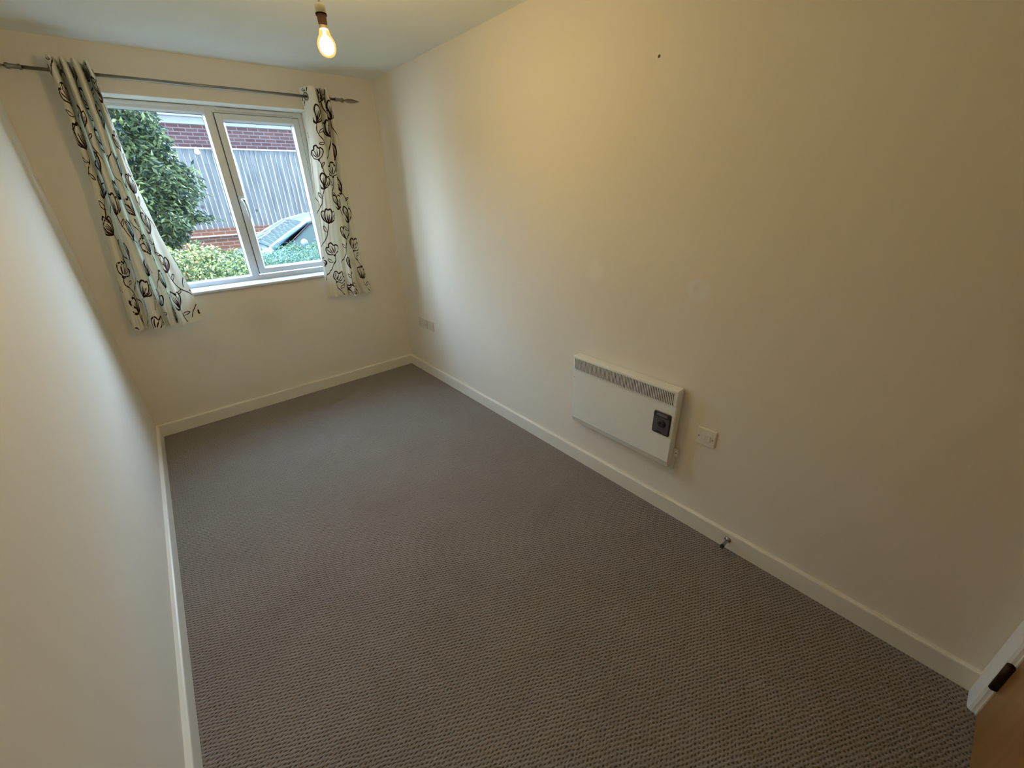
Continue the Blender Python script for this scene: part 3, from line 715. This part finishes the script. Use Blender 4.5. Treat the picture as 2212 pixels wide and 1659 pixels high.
bmesh.ops.bevel(bm, geom=[e for e in bm.edges if abs(e.verts[0].co.y - e.verts[1].co.y) < 1e-6], offset=0.004, segments=3, affect='EDGES')
part('casing', bm, M['heater'], heater)
bm = bmesh.new()
bm_box(bm, HX - 0.0006, HX + 0.0005, -2.814, -2.218, 0.638 + 0.004, 0.703)
back = part('grille_shade_plate', bm, M['slot_shade'], heater)  # flat dark plate stands in for the shade between the slats
bm = bmesh.new(); gy0, gy1 = -2.816, -2.216; ns = 69; pitch = (gy1 - gy0) / ns
for i in range(ns + 1):
    y = gy0 + i * pitch; bm_box(bm, HX - 0.0022, HX + 0.001, y - pitch * 0.26, y + pitch * 0.26, 0.638, 0.706)
bm_box(bm, HX - 0.0022, HX + 0.001, gy0 - 0.003, gy1 + 0.003, 0.703, 0.7065); bm_box(bm, HX - 0.0022, HX + 0.001, gy0 - 0.003, gy1 + 0.003, 0.6365, 0.640)
part('grille', bm, M['heater'], heater)
def rounded_plate(bm, x0, x1, y0, y1, z0, z1, r, seg=5, edge=0.0):
    pts = []
    for cy, cz, a0 in ((y1 - r, z1 - r, 0), (y0 + r, z1 - r, PI / 2), (y0 + r, z0 + r, PI), (y1 - r, z0 + r, 1.5 * PI)):
        for k in range(seg + 1):
            a = a0 + k * PI / 2 / seg; pts.append((cy + r * math.cos(a), cz + r * math.sin(a)))
    cy, cz = (y0 + y1) / 2, (z0 + z1) / 2
    def ring(x, ins): return [bm.verts.new((x, y - ins * (1 if y > cy else -1), z - ins * (1 if z > cz else -1))) for y, z in pts]
    R0 = ring(x1, 0); R1 = ring(x0 + edge, 0) if edge else None; R2 = ring(x0, edge)
    seqs = [R0] + ([R1] if R1 else []) + [R2]; n = len(pts)
    for a, b_ in zip(seqs, seqs[1:]):
        for k in range(n): bm.faces.new((a[k], a[(k + 1) % n], b_[(k + 1) % n], b_[k]))
    bm.faces.new(R0); bm.faces.new(R2)
bm = bmesh.new(); rounded_plate(bm, HX - 0.004, HX + 0.004, -2.818, -2.729, 0.470, 0.588, 0.009, 5, 0.002); pan = part('control_panel', bm, M['dial'], heater, 'black control panel with a round dial')
bm = bmesh.new(); rounded_plate(bm, HX - 0.0046, HX - 0.003, -2.812, -2.735, 0.478, 0.560, 0.004); part('panel_face', bm, M['panel'], pan)
bm = bmesh.new(); rounded_plate(bm, HX - 0.0050, HX - 0.003, -2.800, -2.744, 0.567, 0.580, 0.002); part('display_strip', bm, M['panel_print'], pan)
bm = bmesh.new()
bm_lathe(bm, (HX - 0.004, -2.776, 0.530), (-1, 0, 0), [(0.0215, 0), (0.0215, 0.001), (0.018, 0.003), (0.0165, 0.010), (0.015, 0.0115), (0.005, 0.0115), (0.0045, 0.0105), (0.0001, 0.0105)], 36)
bm_box(bm, HX - 0.0175, HX - 0.015, -2.7775, -2.7745, 0.530, 0.5445, 0.0008, 1)
part('dial', bm, M['dial'], pan)
bm = bmesh.new()
for k in range(11):
    a = math.radians(-140 + 28 * k); cy, cz = -2.776 + 0.0265 * math.sin(a), 0.530 + 0.0265 * math.cos(a)
    bm_lathe(bm, (HX - 0.0044, cy, cz), (-1, 0, 0), [(0.0011, 0), (0.0011, 0.0004)], 8)
part('dial_marks', bm, M['panel_print'], pan)
bm = bmesh.new(); rounded_plate(bm, HX - 0.0052, HX - 0.0043, -2.782, -2.752, 0.474, 0.486, 0.003); part('rocker', bm, M['dial'], pan)
# wall bracket showing beside the casing
bm = bmesh.new()
bm_box(bm, -0.014, 0.0, HY0 + 0.02, HY1 - 0.02, 0.30, 0.70, 0.002, 1)
bm_box(bm, -0.016, -0.001, -2.858, HY0 + 0.03, 0.352, 0.398, 0.006, 3)
bm_box(bm, -0.010, -0.0, -2.844, HY0 + 0.03, 0.27, 0.36, 0.002, 1)
brk = part('wall_bracket', bm, M['heater'], heater)
bm = bmesh.new(); bm_lathe(bm, (-0.016, -2.849, 0.376), (-1, 0, 0), [(0.0028, 0), (0.0028, 0.0005)], 10); part('bracket_screw', bm, M['hole'], brk)
bm = bmesh.new(); bm_lathe(bm, (HX + 0.0, -2.215, 0.590), (-1, 0, 0), [(0.0014, -0.001), (0.0014, 0.0005)], 8); part('casing_mark', bm, M['hole'], heater)

# ------------------------------------------------------------------ electrical accessories on the right wall
def plate(root, y0, y1, z0, z1, m, x=-0.0095):
    bm = bmesh.new(); rounded_plate(bm, x, 0.0, y0, y1, z0, z1, 0.004, 4, 0.0025); return part('plate', bm, m, root)
def dots(root, name, pts, r, x=-0.0098, m='hole'):
    for y, z in pts:
        bm = bmesh.new(); bm_lathe(bm, (x + 0.0012, y, z), (-1, 0, 0), [(r, 0), (r, 0.0012)], 12); part(name, bm, M[m], root)
sw = thing('fused_switch', 'white fused spur switch plate to the right of the heater', 'switch', (0, -2.968, 0.478))
plate(sw, -3.012, -2.926, 0.478, 0.564, M['plastic'])
dots(sw, 'screw', [(-2.937, 0.5195), (-3.000, 0.5195)], 0.0030)
bm = bmesh.new(); rounded_plate(bm, -0.0115, -0.008, -2.967, -2.946, 0.508, 0.532, 0.002, 3, 0.001); part('fuse_carrier', bm, M['plastic'], sw)
bm = bmesh.new(); bm_box(bm, -0.0135, -0.008, -2.990, -2.974, 0.506, 0.534, 0.002, 2); part('rocker', bm, M['plastic'], sw)

sk = thing('double_socket', 'aged white double wall socket nearest the window corner', 'socket', (0, -0.346, 0.450), )
plate(sk, -0.420, -0.272, 0.449, 0.532, M['plastic_grey'])
for cy in (-0.384, -0.308):
    for dy, dz, w_, h_ in ((0, 0.018, 0.004, 0.008), (-0.011, 0.0, 0.007, 0.0035), (0.011, 0.0, 0.007, 0.0035)):
        bm = bmesh.new(); bm_box(bm, -0.0101, -0.008, cy + dy - w_ / 2, cy + dy + w_ / 2, 0.480 + dz - h_ / 2, 0.480 + dz + h_ / 2); part('pin_hole', bm, M['hole'], sk)
    bm = bmesh.new(); bm_box(bm, -0.0125, -0.008, cy - 0.022, cy - 0.014, 0.506, 0.522, 0.0015, 2); part('rocker', bm, M['plastic_grey'], sk)
dots(sk, 'screw', [(-0.346 - 0.060, 0.4905), (-0.346 + 0.060, 0.4905)], 0.0028)
ts = thing('outlet_plate', 'small square white outlet plate beside the double socket', 'outlet', (0, -0.487, 0.450))
plate(ts, -0.536, -0.432, 0.451, 0.535, M['plastic_grey'])
dots(ts, 'screw', [(-0.452, 0.493), (-0.516, 0.493)], 0.0028)
bm = bmesh.new(); bm_lathe(bm, (-0.0095, -0.484, 0.493), (-1, 0, 0), [(0.0095, 0), (0.0095, 0.0015), (0.0065, 0.0018), (0.0060, 0.0005), (0.0001, 0.0005)], 20); part('aerial_port', bm, M['plastic_grey'], ts)

# ------------------------------------------------------------------ door stop
ds = thing('door_stop', 'chrome door stop with a black rubber tip on the right skirting board', 'door stop', (-0.018, -3.165, 0.052))
bm = bmesh.new(); bm_lathe(bm, (-0.018, -3.165, 0.052), (-1, 0, 0), [(0.0155, 0), (0.0155, 0.002), (0.012, 0.0055), (0.0078, 0.0075), (0.0072, 0.010), (0.0072, 0.048), (0.0074, 0.052)], 24); part('stem', bm, M['chrome'], ds)
bm = bmesh.new(); bm_lathe(bm, (-0.068, -3.165, 0.052), (-1, 0, 0), [(0.0082, 0), (0.0088, 0.001), (0.0088, 0.012), (0.0080, 0.0135), (0.0001, 0.014)], 20); part('rubber_tip', bm, M['rubber'], ds)

# ================================================================== OUTSIDE
GZ = -0.15
bm = bmesh.new(); bm_box(bm, -14, 16, WD, 16, GZ - 0.2, GZ); struct(obj('ground', bm, M['ground']), 'tarmac and soil outside the window')

# neighbour's building
nb = thing('brick_building', 'red brick neighbouring building with white fascia above the fence', 'building', (1.0, 9.2, GZ))
bm = bmesh.new(); bm_box(bm, -12, 14, 9.2, 9.6, GZ, 3.30); part('brick_wall', bm, M['brick'], nb)
bm = bmesh.new(); bm_box(bm, -12, 14, 9.12, 9.2, 3.075, 3.22, 0.004); bm_box(bm, -12, 14, 8.96, 9.02, 3.20, 3.36, 0.004); bm_box(bm, -12, 14, 9.0, 9.2, 3.20, 3.215); part('fascia', bm, M['white_trim'], nb)
bm = bmesh.new(); bm_tube(bm, [(-12, 8.92, 3.33), (14, 8.92, 3.33)], 0.055, 14); part('gutter', bm, M['white_trim'], nb)
bm = bmesh.new()
vv = [bm.verts.new(p) for p in ((-12, 8.90, 3.36), (14, 8.90, 3.36), (14, 12.6, 3.9), (-12, 12.6, 3.9), (-12, 8.90, 3.42), (14, 8.90, 3.42), (14, 12.6, 3.96), (-12, 12.6, 3.96))]
for q in ((0, 1, 2, 3), (4, 5, 6, 7), (0, 1, 5, 4), (1, 2, 6, 5), (2, 3, 7, 6), (3, 0, 4, 7)): bm.faces.new([vv[i] for i in q])
part('roof', bm, M['tile'], nb)

# low brick wall that carries the fence
lw = thing('brick_garden_wall', 'low brick garden wall with pale coping below the fence', 'wall', (1.0, 7.95, GZ))
bm = bmesh.new(); bm_box(bm, -9, 12, 7.92, 8.14, GZ, 0.80); bm_box(bm, -9, 12, 7.93, 8.13, 0.83, 0.955); part('brickwork', bm, M['brick_low'], lw)
bm = bmesh.new(); bm_box(bm, -9, 12, 7.90, 8.16, 0.80, 0.83, 0.004); part('coping', bm, M['coping'], lw)

# close-boarded fence
fn = thing('wooden_fence', 'weathered grey close boarded fence standing on the brick wall', 'fence', (1.0, 8.0, 0.955))
bm = bmesh.new(); rnd = random.Random(5); x = -9.0
while x < 12:
    w_ = 0.102 + rnd.uniform(-0.004, 0.004)
    zt = 2.505 + rnd.uniform(-0.006, 0.006); y0 = 8.0 + rnd.uniform(-0.003, 0.003)
    p = [(x - 0.018, y0 - 0.008), (x - 0.006, y0 - 0.026), (x + w_, y0 - 0.004), (x + w_, y0 + 0.006), (x - 0.018, y0 - 0.002)]
    A = [bm.verts.new((a, b_, 0.957)) for a, b_ in p]; B = [bm.verts.new((a, b_, zt)) for a, b_ in p]
    for i in range(5): bm.faces.new((A[i], A[(i + 1) % 5], B[(i + 1) % 5], B[i]))
    bm.faces.new(A); bm.faces.new(B); x += w_
part('boards', bm, M['fence'], fn)
bm = bmesh.new(); bm_box(bm, -9, 12, 7.965, 8.03, 2.500, 2.528, 0.003); part('capping_rail', bm, M['fence_cap'], fn)
bm = bmesh.new()
for z in (1.15, 1.75, 2.35): bm_box(bm, -9, 12, 8.008, 8.06, z, z + 0.07)
part('arris_rails', bm, M['fence'], fn)

# ------------------------------------------------------------------ plants
def leaf(bm, p, d, n, L_, w_):
    d = d.normalized(); s = d.cross(n)
    if s.length < 1e-4: s = Vector((1, 0, 0))
    s.normalize(); n = s.cross(d).normalized()
    a = bm.verts.new(p); l = bm.verts.new(p + d * L_ * 0.45 + s * w_ / 2 + n * w_ * 0.12); r = bm.verts.new(p + d * L_ * 0.45 - s * w_ / 2 + n * w_ * 0.12); t = bm.verts.new(p + d * L_ - n * L_ * 0.08)
    bm.faces.new((a, l, t)); bm.faces.new((a, t, r))
def rv(r): 
    while True:
        v = Vector((r.uniform(-1, 1), r.uniform(-1, 1), r.uniform(-1, 1)))
        if 0.05 < v.length < 1: return v.normalized()
def foliage(count, inside, bounds, L_, w_, seed, droop=0.0, surf=0.0):
    r = random.Random(seed); bm = bmesh.new(); n = 0
    while n < count:
        p = Vector([r.uniform(a, b_) for a, b_ in bounds]); q = inside(p)
        if q is None: continue
        if surf and q < surf and r.random() < 0.75: continue
        d = rv(r); d.z = d.z * 0.7 - droop; nn = rv(r); nn.z += 0.6
        leaf(bm, p, d, nn, L_ * r.uniform(0.7, 1.25), w_ * r.uniform(0.75, 1.2)); n += 1
    return bm
def stems(bm, base, tips, r0):
    for t in tips:
        b0 = Vector(base) + Vector((random.uniform(-.05, .05), random.uniform(-.05, .05), 0)); t = Vector(t); mid = b0.lerp(t, 0.5) + Vector((random.uniform(-.06, .06), random.uniform(-.06, .06), 0))
        bm_tube(bm, [b0, mid, t], [r0, r0 * 0.7, r0 * 0.35], 7)
random.seed(4)
# big glossy evergreen left of the window view; outline read as right edge versus height
edge = [(2.8, -1.40), (2.35, -1.26), (2.05, -1.22), (1.80, -1.17), (1.60, -1.15), (1.48, -1.20), (1.38, -1.12), (1.28, -1.30), (1.15, -1.45), (0.9, -1.60), (0.0, -1.7)]
def in_tree(p):
    xe = interp(edge, p.z); c = -1.86; half = xe - c
    dx = (p.x - c) / half; dy = (p.y - 2.25) / 0.62; q = math.sqrt(dx * dx + dy * dy)
    if p.z > 2.4: q += (p.z - 2.4) * 1.6
    if p.z < 0.5: q += (0.5 - p.z) * 2
    q += 0.16 * math.sin(p.z * 13 + p.y * 9) * math.sin(p.x * 11 + 1)
    return q if q < 1.0 else None
tr = thing('evergreen_shrub', 'tall dark glossy evergreen filling the left side of the window view', 'shrub', (-1.86, 2.25, GZ))
bm = foliage(30000, in_tree, ((-2.7, -1.05), (1.6, 2.6), (0.6, 2.8)), 0.068, 0.026, 1, 0.35, 0.62)
r = random.Random(8)
for (bx, bz, ex, ez) in ((-1.25, 1.86, -1.08, 1.76), (-1.22, 1.62, -1.05, 1.60), (-1.2, 1.45, -1.02, 1.36), (-1.35, 1.40, -1.02, 1.34), (-1.3, 1.72, -1.10, 1.66)):   # stray sprigs against the fence
    for k in range(9):
        t_ = k / 8; p = Vector((bx + (ex - bx) * t_, 2.0 + 0.05 * t_, bz + (ez - bz) * t_))
        d = Vector((ex - bx, 0, ez - bz - 0.1)) + rv(r) * 0.09; leaf(bm, p, d, rv(r), 0.05, 0.016)
part('foliage', bm, M['leaf_dark'], tr)
bm = bmesh.new(); stems(bm, (-1.86, 2.25, GZ), [(-2.2, 2.2, 2.1), (-1.9, 2.3, 2.3), (-1.6, 2.1, 2.0), (-1.45, 2.2, 1.6), (-2.3, 2.4, 1.7), (-1.55, 2.0, 1.3), (-1.7, 2.1, 2.3)], 0.03); part('stems', bm, M['bark'], tr)

def hedge_fn(x0, x1, y0, y1, top):
    def f(p):
        q = max(abs((p.x - (x0 + x1) / 2) / ((x1 - x0) / 2)), abs((p.y - (y0 + y1) / 2) / ((y1 - y0) / 2))) ** 2
        tz = top + 0.035 * math.sin(p.x * 17 + p.y * 6) + 0.02 * math.sin(p.x * 41 + 2)
        h = (p.z - GZ) / (tz - GZ)
        if h > 1 - 0.12 * q * q: return None
        if q > 1: return None
        return max(h, q)
    return f
vb = thing('variegated_bush', 'sunlit yellow green variegated bush close outside the left pane', 'bush', (-1.55, 0.96, GZ))
bm = foliage(13000, hedge_fn(-2.35, -1.00, 0.70, 1.22, 1.19), ((-2.35, -1.00), (0.70, 1.22), (0.45, 1.30)), 0.040, 0.017, 2, -0.15, 0.62); part('foliage', bm, M['leaf_bright'], vb)
bm = bmesh.new(); stems(bm, (-1.55, 0.96, GZ), [(-2.1, 1.0, 0.95), (-1.8, 1.1, 1.0), (-1.5, 0.9, 1.0), (-1.3, 1.0, 0.95), (-1.12, 0.95, 0.9)], 0.016); part('stems', bm, M['bark'], vb)
gb = thing('green_bush', 'fine leaved green bush outside the right pane in front of the car', 'bush', (-0.45, 1.62, GZ))
bm = foliage(24000, hedge_fn(-1.25, 0.45, 1.34, 1.90, 1.055), ((-1.25, 0.45), (1.34, 1.90), (0.45, 1.20)), 0.030, 0.010, 3, -0.5, 0.6); part('foliage', bm, M['leaf_fine'], gb)
bm = bmesh.new(); stems(bm, (-0.45, 1.62, GZ), [(-0.9, 1.55, 0.85), (-0.6, 1.7, 0.9), (-0.35, 1.6, 0.9), (-0.1, 1.7, 0.9), (0.15, 1.6, 0.85)], 0.012); part('stems', bm, M['bark'], gb)
yb = thing('yellow_sprig', 'bright yellow leaved sprigs low in the right pane', 'plant', (-0.47, 0.78, GZ))
bm = bmesh.new(); r = random.Random(6); tips = []
for k in range(7):
    bx = -0.58 + 0.035 * k + r.uniform(-.008, .008); tz = 0.955 + r.uniform(-0.03, 0.04); tips.append((bx, 0.78, tz))
    for j in range(16):
        z = tz - 0.12 + 0.012 * j * 0.65; d = rv(r); d.z = abs(d.z) + 0.6; leaf(bm, Vector((bx, 0.78, min(z, tz))), d, rv(r), 0.022, 0.009)
part('foliage', bm, M['leaf_yellow'], yb)
bm = bmesh.new()
for t in tips: bm_tube(bm, [(-0.47 + (t[0] + 0.47) * 0.6, 0.78, GZ), t], [0.005, 0.002], 6)
part('stems', bm, M['bark'], yb)

# ------------------------------------------------------------------ parked car (nose to the left)
CY = 4.45
car = thing('parked_car', 'pale silver blue car parked beyond the hedge seen through the right pane', 'car', (1.0, CY, GZ))
def zc(h): return GZ + h
# stations along x: (x, belt half width, sill half width, bottom h, belt h)
st = [(-1.02, 0.50, 0.50, 0.30, 0.50), (-0.98, 0.68, 0.66, 0.22, 0.66), (-0.85, 0.80, 0.78, 0.20, 0.80), (-0.55, 0.85, 0.84, 0.20, 0.90), (-0.27, 0.87, 0.86, 0.20, 0.985), (0.3, 0.88, 0.87, 0.20, 1.00), (1.0, 0.89, 0.88, 0.20, 1.00), (1.8, 0.88, 0.87, 0.20, 1.02), (2.4, 0.86, 0.85, 0.22, 1.03), (2.7, 0.78, 0.80, 0.26, 0.98), (2.78, 0.70, 0.72, 0.34, 0.80)]
bm = bmesh.new(); rings = []
for x, wb, ws, hb, ht in st:
    sec = [(-ws * 0.9, hb), (-ws, hb + 0.12), (-ws * 1.01, (hb + ht) / 2), (-wb * 0.99, ht - 0.08), (-wb * 0.94, ht), (-wb * 0.5, ht + 0.035), (0, ht + 0.045), (wb * 0.5, ht + 0.035), (wb * 0.94, ht), (wb * 0.99, ht - 0.08), (ws * 1.01, (hb + ht) / 2), (ws, hb + 0.12), (ws * 0.9, hb)]
    rings.append([bm.verts.new((x, CY + a, zc(h))) for a, h in sec])
for a, b_ in zip(rings, rings[1:]):
    for k in range(len(a)):
        f = bm.faces.new((a[k], a[(k + 1) % len(a)], b_[(k + 1) % len(a)], b_[k])); f.smooth = True
bm.faces.new(rings[0]); bm.faces.new(rings[-1])
part('body', bm, M['car_paint'], car)
# greenhouse: stations (x, half width, height); roof skin + glass faces
gh = [(-0.30, 0.78, 1.01), (0.28, 0.66, 1.325), (0.62, 0.645, 1.405), (1.15, 0.64, 1.435), (1.7, 0.635, 1.40), (2.15, 0.64, 1.31), (2.55, 0.74, 1.02)]
def roofpt(x, a, h): return (x, CY + a, zc(h))
bm = bmesh.new(); rows = []
for x, w_, h in gh[1:-1]:
    rows.append([bm.verts.new(roofpt(x, w_ * s_, h + 0.028 * (1 - s_ * s_))) for s_ in (-1, -0.92, -0.5, 0, 0.5, 0.92, 1)])
for a, b_ in zip(rows, rows[1:]):
    for k in range(6): f = bm.faces.new((a[k], a[k + 1], b_[k + 1], b_[k])); f.smooth = True
lo = [[bm.verts.new(v.co - Vector((0, 0, 0.035))) for v in row] for row in rows]
for a, b_ in zip(lo, lo[1:]):
    for k in range(6): bm.faces.new((a[k], b_[k], b_[k + 1], a[k + 1]))
for rr, ll in ((rows[0], lo[0]), (rows[-1], lo[-1])):
    for k in range(6): bm.faces.new((rr[k], ll[k], ll[k + 1], rr[k + 1]))
for k in (0, 6):
    for i in range(len(rows) - 1): bm.faces.new((rows[i][k], rows[i + 1][k], lo[i + 1][k], lo[i][k]))
# pillars
for sg in (-1, 1):
    bm_tube(bm, [roofpt(-0.32, sg * 0.80, 1.0), roofpt(-0.02, sg * 0.735, 1.175), roofpt(0.28, sg * 0.655, 1.325)], [0.045, 0.036, 0.034], 8)
    bm_tube(bm, [roofpt(1.05, sg * 0.83, 1.0), roofpt(1.10, sg * 0.64, 1.43)], 0.034, 8)
    bm_tube(bm, [roofpt(2.58, sg * 0.76, 1.0), roofpt(2.14, sg * 0.63, 1.33)], 0.07, 8)
    bm_tube(bm, [roofpt(0.28, sg * 0.655, 1.325), roofpt(0.62, sg * 0.64, 1.40), roofpt(1.15, sg * 0.635, 1.43), roofpt(1.7, sg * 0.63, 1.395), roofpt(2.15, sg * 0.635, 1.31)], 0.026, 8)
part('roof', bm, M['car_paint'], car)
def quadpart(name, pts, m, th=0.01):
    bm = bmesh.new(); A = [bm.verts.new(p) for p in pts]; f = bm.faces.new(A); nrm = f.calc_center_median(); bm.normal_update(); nn = f.normal.copy()
    B = [bm.verts.new(Vector(p) - nn * th) for p in pts]; k = len(pts); bm.faces.new(B[::-1])
    for i in range(k): bm.faces.new((A[i], A[(i + 1) % k], B[(i + 1) % k], B[i]))
    return part(name, bm, m, car)
quadpart('windscreen', [roofpt(-0.30, -0.77, 1.02), roofpt(-0.34, 0, 1.05), roofpt(-0.30, 0.77, 1.02), roofpt(0.28, 0.65, 1.325), roofpt(0.26, 0, 1.35), roofpt(0.28, -0.65, 1.325)], M['car_glass'])
quadpart('rear_window', [roofpt(2.57, -0.74, 1.02), roofpt(2.14, -0.63, 1.31), roofpt(2.14, 0.63, 1.31), roofpt(2.57, 0.74, 1.02)], M['car_glass'])
for sg in (-1, 1):
    quadpart('side_window', [roofpt(-0.10, sg * 0.845, 1.0), roofpt(1.03, sg * 0.85, 1.0), roofpt(1.08, sg * 0.645, 1.41), roofpt(0.62, sg * 0.655, 1.385), roofpt(0.34, sg * 0.67, 1.315)], M['car_glass'])
    quadpart('side_window', [roofpt(1.09, sg * 0.85, 1.0), roofpt(2.15, sg * 0.82, 1.02), roofpt(2.02, sg * 0.66, 1.33), roofpt(1.7, sg * 0.645, 1.375), roofpt(1.12, sg * 0.645, 1.41)], M['car_glass'])
    bm = bmesh.new(); bm_tube(bm, [roofpt(-0.14, sg * 0.855, 0.998), roofpt(1.06, sg * 0.862, 0.998), roofpt(2.2, sg * 0.835, 1.018)], 0.012, 6)
    bm_tube(bm, [roofpt(-0.14, sg * 0.855, 0.998), roofpt(0.33, sg * 0.685, 1.312), roofpt(0.62, sg * 0.668, 1.385), roofpt(1.1, sg * 0.66, 1.412)], 0.009, 6)
    part('window_trim', bm, M['car_dark'], car)
    bm = bmesh.new()
    bmesh.ops.create_icosphere(bm, subdivisions=3, radius=1.0, matrix=Matrix.Translation(roofpt(0.12, sg * 0.98, 1.06)) @ Matrix.Diagonal((0.055, 0.09, 0.06, 1)))
    bm_tube(bm, [roofpt(0.10, sg * 0.85, 1.0), roofpt(0.12, sg * 0.95, 1.03)], 0.02, 8)
    part('door_mirror', bm, M['car_paint'], car)
    bm = bmesh.new()
    bmesh.ops.create_icosphere(bm, subdivisions=3, radius=1.0, matrix=Matrix.Translation(roofpt(-0.90, sg * 0.60, 0.70)) @ Matrix.Diagonal((0.13, 0.15, 0.07, 1)))
    part('headlamp', bm, M['lamp_lens'], car)
    for wx in (-0.42, 2.08):
        bm = bmesh.new(); y_ = CY + sg * 0.80
        bm_lathe(bm, (wx, y_ - sg * 0.10, GZ + 0.31), (0, sg, 0), [(0.20, 0), (0.29, 0.0), (0.31, 0.02), (0.31, 0.17), (0.29, 0.19), (0.20, 0.19)], 32); wh = part('wheel', bm, M['tyre'], car)
        bm = bmesh.new(); bm_lathe(bm, (wx, y_ + sg * 0.06, GZ + 0.31), (0, sg, 0), [(0.20, 0), (0.205, 0.03), (0.17, 0.02), (0.05, 0.035), (0.0001, 0.04)], 32); part('hub_cap', bm, M['alloy'], wh)
